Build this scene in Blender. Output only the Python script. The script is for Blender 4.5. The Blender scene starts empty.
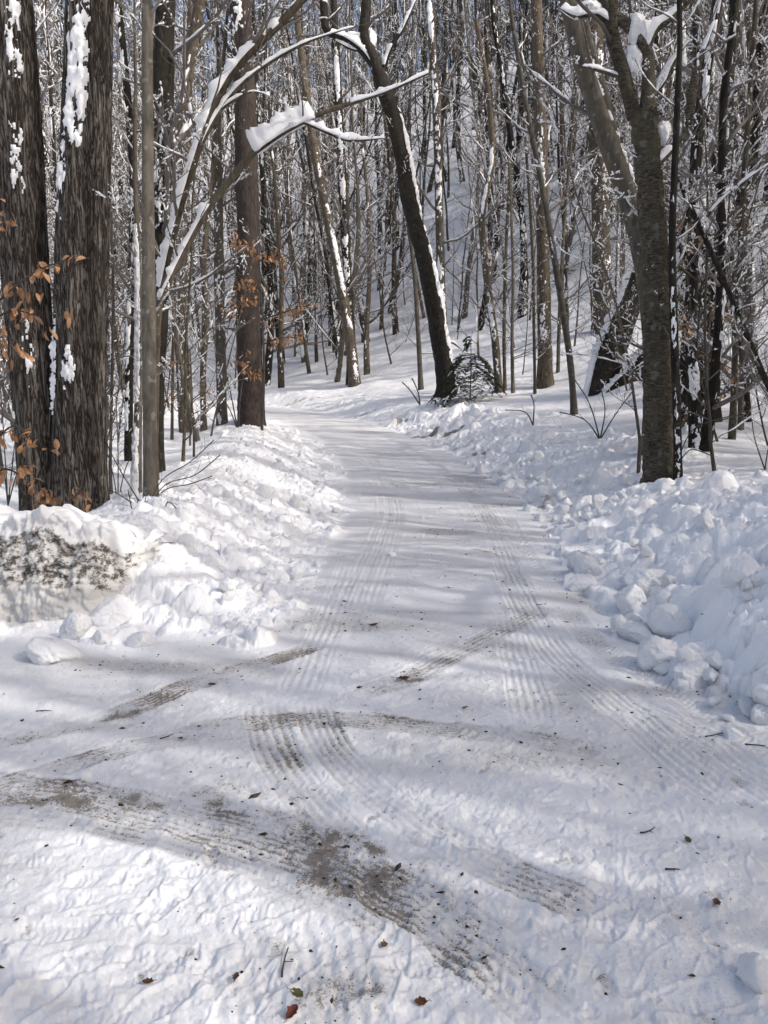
import bpy, math, random
import numpy as np
from mathutils import Vector, Matrix

rng = np.random.default_rng(11)
random.seed(5)
sc = bpy.context.scene
COL = sc.collection

# ------------------------------------------------------------------ camera
W, H, F = 768.0, 1024.0, 774.0
CAMZ = 1.60
PITCH = math.radians(8.23)
cam_d = bpy.data.cameras.new("camera")
cam = bpy.data.objects.new("camera", cam_d)
COL.objects.link(cam)
cam.location = (0, 0, CAMZ)
cam.rotation_euler = (math.pi / 2 - PITCH, 0, 0)
cam_d.sensor_fit = 'VERTICAL'
cam_d.sensor_height = 36.0
cam_d.lens = F / H * 36.0
cam_d.clip_end = 2000
cam_d.clip_start = 0.05
sc.camera = cam
CP, SP = math.cos(PITCH), math.sin(PITCH)


def ray(px, py):
    a, b = (px - W / 2) / F, (H / 2 - py) / F
    return np.array([a, CP + b * SP, -SP + b * CP])


def at(px, py, Y):
    """World point seen at a pixel of the photograph, at distance Y along the road."""
    d = ray(px, py)
    return np.array([0, 0, CAMZ]) + d * (Y / d[1])


def pxsize(n, Y):
    return n * Y / F


# ------------------------------------------------------------------ noise
def _hash(ix, iy, seed):
    h = (ix.astype(np.int64) * 374761393 + iy.astype(np.int64) * 668265263 + seed * 974711) & 0xffffffff
    h = ((h ^ (h >> 13)) * 1274126177) & 0xffffffff
    h = h ^ (h >> 16)
    return (h & 0xffffff).astype(np.float32) / 16777215.0


def vnoise(x, y, seed=0):
    x = np.asarray(x, dtype=np.float32); y = np.asarray(y, dtype=np.float32)
    xi = np.floor(x); yi = np.floor(y)
    fx = x - xi; fy = y - yi
    fx = fx * fx * (3 - 2 * fx); fy = fy * fy * (3 - 2 * fy)
    xi = xi.astype(np.int64); yi = yi.astype(np.int64)
    a = _hash(xi, yi, seed); b = _hash(xi + 1, yi, seed)
    c = _hash(xi, yi + 1, seed); d = _hash(xi + 1, yi + 1, seed)
    return (a + (b - a) * fx) * (1 - fy) + (c + (d - c) * fx) * fy


def fbm(x, y, seed=0, octv=3, gain=0.5):
    x = np.asarray(x); y = np.asarray(y)
    s = 0; amp = 1; tot = 0
    for o in range(octv):
        s = s + amp * vnoise(x * (2.03 ** o) + 17.3 * o, y * (2.03 ** o) + 9.1 * o, seed + o)
        tot += amp; amp *= gain
    return s / tot


def sstep(a, b, x):
    t = np.clip((x - a) / (b - a), 0, 1)
    return t * t * (3 - 2 * t)


# ------------------------------------------------------------------ terrain
CENTER = np.array([(0.35, 3.0), (0.52, 6.1), (0.72, 9), (0.78, 12), (0.15, 18.5), (-1.1, 24), (-3.6, 31), (-7.6, 38),
                   (-13.5, 45), (-22, 50), (-40, 54), (-90, 60)], float)


def smooth_poly(P, n=8):
    P = np.asarray(P, float)
    out = []
    for i in range(len(P) - 1):
        p0 = P[max(i - 1, 0)]; p1 = P[i]; p2 = P[i + 1]; p3 = P[min(i + 2, len(P) - 1)]
        for k in range(n):
            t = k / n
            out.append(0.5 * ((2 * p1) + (-p0 + p2) * t + (2 * p0 - 5 * p1 + 4 * p2 - p3) * t * t + (-p0 + 3 * p1 - 3 * p2 + p3) * t ** 3))
    out.append(P[-1])
    return np.array(out)


CEN = smooth_poly(CENTER, 4)
_t = np.gradient(CEN, axis=0); _t /= np.linalg.norm(_t, axis=1)[:, None]
_n = np.stack([_t[:, 1], -_t[:, 0]], 1)          # to the right of travel
_hw = np.interp(CEN[:, 1], [6, 9, 14, 30], [1.28, 1.38, 1.42, 1.5])
_k = CEN[:, 1] > 7.0
LEFT_EDGE = np.vstack([[(-60, 7.0), (-6, 5.35), (-2.6, 4.95), (-1.65, 4.85), (-1.05, 5.1), (-0.75, 5.8)], (CEN - _n * _hw[:, None])[_k]])
RIGHT_EDGE = np.vstack([[(6.0, -60), (3.3, 0), (2.7, 2.6), (2.02, 3.9), (1.80, 4.6), (1.80, 5.6)], (CEN + _n * _hw[:, None])[_k]])
_seg = np.linalg.norm(np.diff(CEN, axis=0), axis=1)
CEN_S = np.concatenate([[0], np.cumsum(_seg)])
_ss = np.linspace(0, 200, 400)
_slope = 0.046 * sstep(4, 9, _ss) - 0.018 * sstep(34, 44, _ss)
_zz = np.concatenate([[0], np.cumsum(_slope[:-1] * np.diff(_ss))])


def poly_dist(P, x, y):
    """unsigned distance, side (>0 = right of the direction of travel), arclength of the nearest point"""
    best = np.full(x.shape, 1e18); side = np.zeros(x.shape); arc = np.zeros(x.shape)
    s0 = 0.0
    for i in range(len(P) - 1):
        ax, ay = P[i]; dx, dy = P[i + 1] - P[i]
        L2 = dx * dx + dy * dy; L = math.sqrt(L2)
        t = np.clip(((x - ax) * dx + (y - ay) * dy) / L2, 0, 1)
        ex = x - (ax + t * dx); ey = y - (ay + t * dy)
        d2 = ex * ex + ey * ey
        m = d2 < best
        best = np.where(m, d2, best)
        side = np.where(m, dy * ex - dx * ey, side)
        arc = np.where(m, s0 + t * L, arc)
        s0 += L
    return np.sqrt(best), side, arc


def terrain(x, y):
    x = np.asarray(x, float); y = np.asarray(y, float)
    _, _, arc = poly_dist(CEN, x, y)
    zr = np.interp(arc, _ss, _zz)
    d, s, _ = poly_dist(LEFT_EDGE, x, y)
    dl = np.where(s < 0, d, -d)
    d, s, _ = poly_dist(RIGHT_EDGE, x, y)
    dr = np.where(s > 0, d, -d)
    z = zr.copy()
    # right bank and the slope above it
    r = np.maximum(dr, 0)
    wob = 0.75 + 0.5 * vnoise(x * 0.45 + 3, y * 0.45, 31)
    bank = (0.36 * sstep(-0.1, 1.5, r) + 0.16 * sstep(0.6, 2.6, r)) * wob
    near = 1 - sstep(8, 16, y)
    bank = bank * (1 + 0.12 * near)
    hill = (0.10 + 0.07 * sstep(14, 24, y)) * np.maximum(r - 1.2, 0) + (0.12 + 0.05 * sstep(14, 24, y)) * np.maximum(r - 4, 0) * sstep(4, 9, r) + 0.42 * np.maximum(r - 10, 0) * sstep(10, 26, r)
    hill = np.where(hill > 40, 40 + (hill - 40) * 0.2, hill)
    behind = 0.35 + 0.65 * sstep(4, 16, y)
    z += np.where(dr > 0, bank + hill * behind, 0)
    # left bank, and the lower ground behind it
    l = np.maximum(dl, 0)
    front = sstep(-0.6, -1.6, x) * (1 - sstep(7.5, 9.0, y))
    wob = 0.8 + 0.4 * vnoise(x * 0.6 + 9, y * 0.6, 41)
    along = 0.50 * sstep(0.0, 1.9, l) * wob * (1 - 0.62 * sstep(2.0, 3.6, l))
    along = along * (1 - 0.3 * sstep(14, 26, y))
    frontal = 0.06 * sstep(0, 0.4, l) + 0.46 * sstep(0.35, 1.7, l) * wob - 0.34 * sstep(1.7, 3.2, l)
    lb = along * (1 - front) + frontal * front
    lh = 0.02 * np.maximum(l - 4, 0) + 0.05 * np.maximum(l - 14, 0)
    z += np.where(dl > 0, lb + lh, 0)
    und = (fbm(x * 0.25, y * 0.25, 51, 3) - 0.5) * 0.5
    z += und * (sstep(1.8, 5, dl) + sstep(1.8, 5, dr))
    return z, dl, dr


def ground_at(x, y):
    return float(terrain(np.array([x]), np.array([y]))[0][0])


def hit(px, py, t0=1.2, t1=140):
    d = ray(px, py)
    t = np.concatenate([np.arange(t0, 30, 0.03), np.arange(30, t1, 0.2)])
    P = np.array([0, 0, CAMZ])[None] + d[None] * t[:, None]
    z = terrain(P[:, 0], P[:, 1])[0]
    below = np.nonzero(P[:, 2] < z)[0]
    i = below[0] if len(below) else len(t) - 1
    return np.array([P[i, 0], P[i, 1], z[i]])


def flat(px, py):
    d = ray(px, py)
    t = np.linspace(1.2, 60, 6000)
    y = d[1] * t; x = d[0] * t
    # the road's own rise
    zr = np.interp(np.maximum(np.hypot(x - CEN[0, 0], y - CEN[0, 1]) * np.sign(y - 3), 0), _ss, _zz)
    i = np.nonzero(CAMZ + d[2] * t < zr)[0]
    i = i[0] if len(i) else -1
    return np.array([x[i], y[i]])


# ------------------------------------------------------------------ mesh + object helpers
def make_mesh(name, V, Fq=None, Ft=None, mats=(), smooth=True, matidx=None):
    me = bpy.data.meshes.new(name)
    V = np.asarray(V, np.float32)
    loops = []; starts = []; tot = []
    n = 0
    if Fq is not None and len(Fq):
        Fq = np.asarray(Fq, np.int32)
        loops.append(Fq.ravel()); starts.append(np.arange(len(Fq)) * 4); n = len(Fq) * 4
        tot.append(np.full(len(Fq), 4))
    if Ft is not None and len(Ft):
        Ft = np.asarray(Ft, np.int32)
        loops.append(Ft.ravel()); starts.append(n + np.arange(len(Ft)) * 3)
        tot.append(np.full(len(Ft), 3))
    loops = np.concatenate(loops); starts = np.concatenate(starts).astype(np.int32)
    me.vertices.add(len(V)); me.vertices.foreach_set('co', V.ravel())
    me.loops.add(len(loops)); me.loops.foreach_set('vertex_index', loops.astype(np.int32))
    me.polygons.add(len(starts)); me.polygons.foreach_set('loop_start', starts)
    me.update(calc_edges=True)
    me.validate()
    if smooth:
        me.polygons.foreach_set('use_smooth', np.ones(len(me.polygons), bool))
    for m in mats:
        me.materials.append(m)
    if matidx is not None:
        me.polygons.foreach_set('material_index', np.asarray(matidx, np.int32))
    me.update()
    return me


def link(name, me, parent=None, loc=(0, 0, 0)):
    o = bpy.data.objects.new(name, me)
    COL.objects.link(o)
    o.location = loc
    if parent is not None:
        o.parent = parent
    return o


def tag(o, label=None, cat=None, group=None, kind=None):
    if label: o['label'] = label
    if cat: o['category'] = cat
    if group: o['group'] = group
    if kind: o['kind'] = kind
    return o


def thing(name, label, cat, loc, group=None):
    e = bpy.data.objects.new(name, None)
    e.empty_display_size = 0.2
    COL.objects.link(e)
    e.location = loc
    return tag(e, label, cat, group)


def copy_thing(root, loc, rz=0, scale=1.0, label=None, group=None, cat=None, tilt=(0, 0)):
    r = root.copy(); COL.objects.link(r)
    r.location = loc; r.rotation_euler = (tilt[0], tilt[1], rz); r.scale = (scale,) * 3
    tag(r, label, cat, group)
    for ch in KIDS.get(root.name, []):
        c = ch.copy(); COL.objects.link(c); c.parent = r
    return r


KIDS = {}


# ------------------------------------------------------------------ materials
def new_mat(name):
    m = bpy.data.materials.new(name)
    m.use_nodes = True
    nt = m.node_tree
    for n in list(nt.nodes):
        nt.nodes.remove(n)
    out = nt.nodes.new('ShaderNodeOutputMaterial')
    b = nt.nodes.new('ShaderNodeBsdfPrincipled')
    nt.links.new(b.outputs[0], out.inputs[0])
    return m, nt, b


def N(nt, t, **kw):
    n = nt.nodes.new(t)
    for k, v in kw.items():
        if k.startswith('i_'):
            n.inputs[k[2:].replace('_', ' ')].default_value = v
        else:
            setattr(n, k, v)
    return n


def bark_mat(name, c1, c2, c3, zs=0.16, scale=22.0, bump=0.6, lichen=0.0, horiz=False, dist=0.02):
    m, nt, b = new_mat(name)
    L = nt.links.new
    tc = N(nt, 'ShaderNodeTexCoord')
    oi = N(nt, 'ShaderNodeObjectInfo')
    mp = N(nt, 'ShaderNodeMapping')
    mp.inputs['Scale'].default_value = (1, 1, zs) if not horiz else (0.45, 0.45, 1.6)
    ad = N(nt, 'ShaderNodeVectorMath', operation='ADD')
    L(tc.outputs['Object'], ad.inputs[0])
    sc_ = N(nt, 'ShaderNodeMath', operation='MULTIPLY'); sc_.inputs[1].default_value = 37.0
    L(oi.outputs['Random'], sc_.inputs[0]); L(sc_.outputs[0], ad.inputs[1])
    L(ad.outputs[0], mp.inputs['Vector'])
    n1 = N(nt, 'ShaderNodeTexNoise'); n1.inputs['Scale'].default_value = scale; n1.inputs['Detail'].default_value = 5
    n1.inputs['Roughness'].default_value = 0.65; n1.inputs['Distortion'].default_value = 0.6
    L(mp.outputs[0], n1.inputs['Vector'])
    n2 = N(nt, 'ShaderNodeTexNoise'); n2.inputs['Scale'].default_value = 2.3; n2.inputs['Detail'].default_value = 4
    L(ad.outputs[0], n2.inputs['Vector'])
    cr = N(nt, 'ShaderNodeValToRGB')
    cr.color_ramp.elements[0].position = 0.36; cr.color_ramp.elements[0].color = (*c1, 1)
    cr.color_ramp.elements[1].position = 0.66; cr.color_ramp.elements[1].color = (*c2, 1)
    L(n1.outputs[0], cr.inputs[0])
    mx = N(nt, 'ShaderNodeMix', data_type='RGBA')
    r2 = N(nt, 'ShaderNodeValToRGB')
    r2.color_ramp.elements[0].position = 0.45; r2.color_ramp.elements[1].position = 0.72
    L(n2.outputs[0], r2.inputs[0])
    mul = N(nt, 'ShaderNodeMath', operation='MULTIPLY'); mul.inputs[1].default_value = 0.65
    L(r2.outputs[0], mul.inputs[0]); L(mul.outputs[0], mx.inputs['Factor'])
    L(cr.outputs[0], mx.inputs[6]); mx.inputs[7].default_value = (*c3, 1)
    last = mx.outputs[2]
    if lichen > 0:
        n3 = N(nt, 'ShaderNodeTexNoise'); n3.inputs['Scale'].default_value = 9; n3.inputs['Detail'].default_value = 6
        L(ad.outputs[0], n3.inputs['Vector'])
        r3 = N(nt, 'ShaderNodeValToRGB'); r3.color_ramp.elements[0].position = 0.60; r3.color_ramp.elements[1].position = 0.66
        L(n3.outputs[0], r3.inputs[0])
        m3 = N(nt, 'ShaderNodeMath', operation='MULTIPLY'); m3.inputs[1].default_value = lichen
        L(r3.outputs[0], m3.inputs[0])
        mx3 = N(nt, 'ShaderNodeMix', data_type='RGBA'); L(m3.outputs[0], mx3.inputs['Factor'])
        L(last, mx3.inputs[6]); mx3.inputs[7].default_value = (0.24, 0.25, 0.21, 1)
        last = mx3.outputs[2]
    # per-tree brightness
    hsv = N(nt, 'ShaderNodeHueSaturation')
    mr = N(nt, 'ShaderNodeMapRange'); mr.inputs['To Min'].default_value = 0.75; mr.inputs['To Max'].default_value = 1.3
    L(oi.outputs['Random'], mr.inputs['Value']); L(mr.outputs[0], hsv.inputs['Value'])
    L(last, hsv.inputs['Color'])
    L(hsv.outputs[0], b.inputs['Base Color'])
    b.inputs['Roughness'].default_value = 0.85
    b.inputs['Specular IOR Level'].default_value = 0.2
    bp = N(nt, 'ShaderNodeBump'); bp.inputs['Strength'].default_value = bump; bp.inputs['Distance'].default_value = dist
    L(n1.outputs[0], bp.inputs['Height']); L(bp.outputs[0], b.inputs['Normal'])
    return m


M = {}
M['maple'] = bark_mat('furrowed_maple_bark', (0.022, 0.018, 0.015), (0.125, 0.108, 0.092), (0.105, 0.096, 0.084), 0.08, 34, 1.0, 0.15, dist=0.03)
def furrow_mat(name):
    m, nt, b = new_mat(name)
    L = nt.links.new
    tc = N(nt, 'ShaderNodeTexCoord')
    def noise(sx, sz, detail, rough=0.6, dist=0.8):
        mp = N(nt, 'ShaderNodeMapping'); mp.inputs['Scale'].default_value = (sx, sx, sz); L(tc.outputs['Object'], mp.inputs['Vector'])
        n = N(nt, 'ShaderNodeTexNoise'); n.inputs['Scale'].default_value = 1; n.inputs['Detail'].default_value = detail
        n.inputs['Roughness'].default_value = rough; n.inputs['Distortion'].default_value = dist
        L(mp.outputs[0], n.inputs['Vector']); return n
    n1 = noise(24, 2.6, 3); n2 = noise(70, 24, 5, 0.75); n3 = noise(4, 1.5, 3)
    cr = N(nt, 'ShaderNodeValToRGB'); e = cr.color_ramp.elements
    e[0].position = 0.36; e[0].color = (1, 1, 1, 1); e[1].position = 0.66; e[1].color = (0.9, 0.9, 0.9, 1)
    for p, v in ((0.44, 0.55), (0.49, 0.0), (0.535, 0.0), (0.58, 0.6)):
        k = e.new(p); k.color = (v, v, v, 1)
    L(n1.outputs[0], cr.inputs[0])
    c2 = N(nt, 'ShaderNodeValToRGB'); e = c2.color_ramp.elements
    e[0].position = 0.32; e[0].color = (0.095, 0.083, 0.073, 1); e[1].position = 0.70; e[1].color = (0.29, 0.26, 0.23, 1)
    L(n2.outputs[0], c2.inputs[0])
    c3 = N(nt, 'ShaderNodeMapRange'); c3.inputs['From Min'].default_value = 0.35; c3.inputs['From Max'].default_value = 0.65; c3.inputs['To Min'].default_value = 0.55; c3.inputs['To Max'].default_value = 1.1
    L(n3.outputs[0], c3.inputs['Value'])
    h = N(nt, 'ShaderNodeHueSaturation'); L(c2.outputs[0], h.inputs['Color']); L(c3.outputs[0], h.inputs['Value'])
    mx = N(nt, 'ShaderNodeMix', data_type='RGBA'); mx.inputs[6].default_value = (0.026, 0.020, 0.016, 1)  # near-black crack colour paints in the shade inside the bark furrows
    L(cr.outputs[0], mx.inputs['Factor']); L(h.outputs[0], mx.inputs[7]); L(mx.outputs[2], b.inputs['Base Color'])
    b.inputs['Roughness'].default_value = 0.9; b.inputs['Specular IOR Level'].default_value = 0.15
    ad = N(nt, 'ShaderNodeMath', operation='MULTIPLY_ADD'); ad.inputs[1].default_value = 0.35; L(n2.outputs[0], ad.inputs[0]); L(cr.outputs[0], ad.inputs[2])
    bp = N(nt, 'ShaderNodeBump'); bp.inputs['Strength'].default_value = 0.9; bp.inputs['Distance'].default_value = 0.02
    L(ad.outputs[0], bp.inputs['Height']); L(bp.outputs[0], b.inputs['Normal'])
    return m


M['maple'] = furrow_mat('maple_bark_shaded_furrows')
M['grey'] = bark_mat('smooth_grey_bark', (0.060, 0.053, 0.043), (0.135, 0.120, 0.098), (0.10, 0.090, 0.068), 0.35, 14, 0.3, 0.5)
M['dark'] = bark_mat('dark_bark', (0.009, 0.0075, 0.006), (0.036, 0.030, 0.024), (0.031, 0.029, 0.020), 0.2, 24, 0.7, 0.12)
M['pine'] = bark_mat('red_brown_pine_bark', (0.020, 0.016, 0.014), (0.062, 0.048, 0.041), (0.055, 0.044, 0.038), 0.3, 20, 0.8, 0.0)
M['brown'] = bark_mat('brown_bark', (0.035, 0.028, 0.020), (0.13, 0.105, 0.078), (0.09, 0.078, 0.052), 0.25, 20, 0.5, 0.35)
M['flaky'] = bark_mat('flaky_birch_bark', (0.020, 0.017, 0.013), (0.125, 0.108, 0.080), (0.085, 0.078, 0.050), 1, 30, 0.9, 0.35, horiz=True, dist=0.03)
M['twig'] = bark_mat('twig_bark', (0.115, 0.102, 0.094), (0.22, 0.196, 0.180), (0.175, 0.152, 0.138), 0.5, 9, 0.1)
M['twig_dark'] = bark_mat('dark_twig_bark', (0.046, 0.041, 0.037), (0.105, 0.093, 0.084), (0.085, 0.075, 0.067), 0.5, 9, 0.1)


def simple_mat(name, col, rough=0.7, var=0.25, scale=8.0, trans=0.0):
    m, nt, b = new_mat(name)
    L = nt.links.new
    tc = N(nt, 'ShaderNodeTexCoord')
    n1 = N(nt, 'ShaderNodeTexNoise'); n1.inputs['Scale'].default_value = scale; n1.inputs['Detail'].default_value = 4
    L(tc.outputs['Object'], n1.inputs['Vector'])
    cr = N(nt, 'ShaderNodeValToRGB')
    cr.color_ramp.elements[0].position = 0.3; cr.color_ramp.elements[1].position = 0.7
    cr.color_ramp.elements[0].color = (*[c * (1 - var) for c in col], 1)
    cr.color_ramp.elements[1].color = (*[min(1, c * (1 + var)) for c in col], 1)
    L(n1.outputs[0], cr.inputs[0]); L(cr.outputs[0], b.inputs['Base Color'])
    b.inputs['Roughness'].default_value = rough
    b.inputs['Specular IOR Level'].default_value = 0.25
    return m


M['leaf_beech'] = simple_mat('dried_beech_leaf', (0.32, 0.175, 0.09), 0.6, 0.5, 14)
M['leaf_pale'] = simple_mat('pale_beech_leaf', (0.42, 0.25, 0.13), 0.6, 0.35, 14)
M['leaf_brown'] = simple_mat('brown_leaf', (0.10, 0.045, 0.02), 0.6, 0.35, 40)
M['leaf_red'] = simple_mat('red_brown_leaf', (0.09, 0.022, 0.012), 0.6, 0.3, 40)
M['leaf_olive'] = simple_mat('olive_leaf', (0.10, 0.095, 0.03), 0.6, 0.3, 40)
M['leaf_orange'] = simple_mat('orange_leaf', (0.17, 0.085, 0.035), 0.6, 0.3, 40)
M['needle'] = simple_mat('hemlock_needles', (0.035, 0.05, 0.022), 0.6, 0.45, 9)
M['cut_wood'] = simple_mat('cut_wood', (0.42, 0.27, 0.12), 0.7, 0.3, 18)
M['stone'] = simple_mat('dark_soil_clod', (0.05, 0.04, 0.03), 0.9, 0.5, 30)

SNOW = (0.87, 0.875, 0.885)


def snow_mat(name, dirt=False, bump=0.25, bscale=38.0, col=SNOW):
    m, nt, b = new_mat(name)
    L = nt.links.new
    tc = N(nt, 'ShaderNodeTexCoord')
    src = tc.outputs['Object']
    b.inputs['Roughness'].default_value = 0.62
    b.inputs['Specular IOR Level'].default_value = 0.25
    n0 = N(nt, 'ShaderNodeTexNoise'); n0.inputs['Scale'].default_value = bscale; n0.inputs['Detail'].default_value = 8
    n0.inputs['Roughness'].default_value = 0.7
    L(src, n0.inputs['Vector'])
    bp = N(nt, 'ShaderNodeBump'); bp.inputs['Strength'].default_value = bump; bp.inputs['Distance'].default_value = 0.02
    L(n0.outputs[0], bp.inputs['Height']); L(bp.outputs[0], b.inputs['Normal'])
    if not dirt:
        b.inputs['Base Color'].default_value = (*col, 1)
        return m
    at_ = N(nt, 'ShaderNodeAttribute', attribute_name='dirt')
    gr = N(nt, 'ShaderNodeAttribute', attribute_name='grit')
    n1 = N(nt, 'ShaderNodeTexNoise'); n1.inputs['Scale'].default_value = 26; n1.inputs['Detail'].default_value = 8
    n1.inputs['Roughness'].default_value = 0.72
    L(src, n1.inputs['Vector'])
    n2 = N(nt, 'ShaderNodeTexNoise'); n2.inputs['Scale'].default_value = 150; n2.inputs['Detail'].default_value = 3
    L(src, n2.inputs['Vector'])
    # opaque soil: attribute against noise
    n3 = N(nt, 'ShaderNodeTexNoise'); n3.inputs['Scale'].default_value = 62; n3.inputs['Detail'].default_value = 7; n3.inputs['Roughness'].default_value = 0.78
    L(src, n3.inputs['Vector'])
    av = N(nt, 'ShaderNodeMix', data_type='FLOAT'); av.inputs[0].default_value = 0.5; L(n1.outputs[0], av.inputs[2]); L(n3.outputs[0], av.inputs[3])
    a1 = N(nt, 'ShaderNodeMath', operation='ADD'); L(at_.outputs['Fac'], a1.inputs[0])
    pm = N(nt, 'ShaderNodeMath', operation='MULTIPLY_ADD'); pm.inputs[1].default_value = 0.42; pm.inputs[2].default_value = -0.21; L(n2.outputs[0], pm.inputs[0])
    pa = N(nt, 'ShaderNodeMath', operation='ADD'); L(pm.outputs[0], pa.inputs[0]); L(av.outputs[0], pa.inputs[1]); L(pa.outputs[0], a1.inputs[1])
    mr = N(nt, 'ShaderNodeMapRange'); mr.inputs['From Min'].default_value = 0.835; mr.inputs['From Max'].default_value = 0.97
    mr.inputs['To Max'].default_value = 0.85
    L(a1.outputs[0], mr.inputs['Value'])
    # loose grit: pepper of specks
    a2 = N(nt, 'ShaderNodeMath', operation='ADD'); L(gr.outputs['Fac'], a2.inputs[0]); L(n2.outputs[0], a2.inputs[1])
    mr2 = N(nt, 'ShaderNodeMapRange'); mr2.inputs['From Min'].default_value = 0.80; mr2.inputs['From Max'].default_value = 0.96
    mr2.inputs['To Max'].default_value = 0.55
    L(a2.outputs[0], mr2.inputs['Value'])
    mxf = N(nt, 'ShaderNodeMath', operation='MAXIMUM'); L(mr.outputs[0], mxf.inputs[0]); L(mr2.outputs[0], mxf.inputs[1])
    mr3 = N(nt, 'ShaderNodeMapRange'); mr3.inputs['From Min'].default_value = 0.14; mr3.inputs['From Max'].default_value = 0.55; mr3.inputs['To Max'].default_value = 0.40
    L(at_.outputs['Fac'], mr3.inputs['Value'])
    mxg = N(nt, 'ShaderNodeMath', operation='MAXIMUM'); L(mxf.outputs[0], mxg.inputs[0]); L(mr3.outputs[0], mxg.inputs[1]); mxf = mxg
    soil = N(nt, 'ShaderNodeValToRGB')
    soil.color_ramp.elements[0].position = 0.35; soil.color_ramp.elements[0].color = (0.070, 0.055, 0.038, 1)
    soil.color_ramp.elements[1].position = 0.65; soil.color_ramp.elements[1].color = (0.20, 0.16, 0.105, 1)
    L(n1.outputs[0], soil.inputs[0])
    # packed, greyer snow where wheels have run
    pk = N(nt, 'ShaderNodeAttribute', attribute_name='packed')
    mx0 = N(nt, 'ShaderNodeMix', data_type='RGBA'); mx0.inputs[6].default_value = (*col, 1); mx0.inputs[7].default_value = (0.60, 0.60, 0.605, 1)
    L(pk.outputs['Fac'], mx0.inputs['Factor'])
    mx = N(nt, 'ShaderNodeMix', data_type='RGBA'); L(mxf.outputs[0], mx.inputs['Factor'])
    L(mx0.outputs[2], mx.inputs[6]); L(soil.outputs[0], mx.inputs[7])
    L(mx.outputs[2], b.inputs['Base Color'])
    return m


M['snow_ground'] = snow_mat('snow_on_ground', True, 0.42, 40)
M['snow'] = snow_mat('clinging_snow', False, 0.5, 45)


# dirty cut face of the snow block: own stain pattern
def block_mat():
    m, nt, b = new_mat('soil_speckled_snow')
    L = nt.links.new
    tc = N(nt, 'ShaderNodeTexCoord')
    mp = N(nt, 'ShaderNodeMapping'); mp.inputs['Scale'].default_value = (1, 1, 1.5)
    L(tc.outputs['Object'], mp.inputs['Vector'])
    n1 = N(nt, 'ShaderNodeTexNoise'); n1.inputs['Scale'].default_value = 13; n1.inputs['Detail'].default_value = 10; n1.inputs['Roughness'].default_value = 0.80
    L(mp.outputs[0], n1.inputs['Vector'])
    at_ = N(nt, 'ShaderNodeAttribute', attribute_name='dirt')
    a1 = N(nt, 'ShaderNodeMath', operation='ADD'); L(at_.outputs['Fac'], a1.inputs[0]); L(n1.outputs[0], a1.inputs[1])
    mr = N(nt, 'ShaderNodeMapRange'); mr.inputs['From Min'].default_value = 0.84; mr.inputs['From Max'].default_value = 0.93
    L(a1.outputs[0], mr.inputs['Value'])
    n2 = N(nt, 'ShaderNodeTexNoise'); n2.inputs['Scale'].default_value = 60; n2.inputs['Detail'].default_value = 4
    L(tc.outputs['Object'], n2.inputs['Vector'])
    soil = N(nt, 'ShaderNodeValToRGB')
    soil.color_ramp.elements[0].position = 0.35; soil.color_ramp.elements[0].color = (0.035, 0.030, 0.025, 1)
    soil.color_ramp.elements[1].position = 0.7; soil.color_ramp.elements[1].color = (0.17, 0.145, 0.115, 1)
    L(n2.outputs[0], soil.inputs[0])
    base = N(nt, 'ShaderNodeMix', data_type='RGBA'); base.inputs[6].default_value = (*SNOW, 1); base.inputs[7].default_value = (0.60, 0.585, 0.55, 1)
    ag = N(nt, 'ShaderNodeAttribute', attribute_name='grit'); L(ag.outputs['Fac'], base.inputs['Factor'])
    mx = N(nt, 'ShaderNodeMix', data_type='RGBA'); L(mr.outputs[0], mx.inputs['Factor'])
    L(base.outputs[2], mx.inputs[6]); L(soil.outputs[0], mx.inputs[7])
    L(mx.outputs[2], b.inputs['Base Color'])
    b.inputs['Roughness'].default_value = 0.75
    bp = N(nt, 'ShaderNodeBump'); bp.inputs['Strength'].default_value = 0.6; bp.inputs['Distance'].default_value = 0.02
    L(n1.outputs[0], bp.inputs['Height']); L(bp.outputs[0], b.inputs['Normal'])
    return m


M['block'] = block_mat()

# ------------------------------------------------------------------ the ground sheet
print('ground')
_ang = np.concatenate([np.radians(np.linspace(-180, -52, 44, endpoint=False)), np.radians(np.linspace(-52, -31, 110, endpoint=False)),
                       np.radians(np.linspace(-31, 31, 940, endpoint=False)), np.radians(np.linspace(31, 52, 110, endpoint=False)),
                       np.radians(np.linspace(52, 180, 44, endpoint=False))])
_rad = np.concatenate([0.6 * np.exp(np.linspace(0, math.log(40 / 0.6), 1050, endpoint=False)), 40 * np.exp(np.linspace(0, math.log(420 / 40), 170))])
NR, NA = len(_rad), len(_ang)
GX = (_rad[:, None] * np.sin(_ang)[None]).astype(np.float64)
GY = (_rad[:, None] * np.cos(_ang)[None]).astype(np.float64)
GZ0, DL, DR = terrain(GX, GY)
GZ = GZ0.copy()
ROADM = (DL < 0) & (DR < 0)
road_soft = sstep(0.0, -0.25, np.maximum(DL, DR))


def window(x, y, R):
    r = math.hypot(x, y); a = math.atan2(x, y)
    i0 = np.searchsorted(_rad, r - R); i1 = np.searchsorted(_rad, r + R) + 1
    da = math.asin(min(0.99, R / max(r, R * 1.02)))
    j0 = np.searchsorted(_ang, a - da); j1 = np.searchsorted(_ang, a + da) + 1
    return slice(max(i0, 0), i1), slice(max(j0, 0), j1)


dirt = np.zeros_like(GZ); grit = np.zeros_like(GZ); packed = np.zeros_like(GZ)

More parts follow.
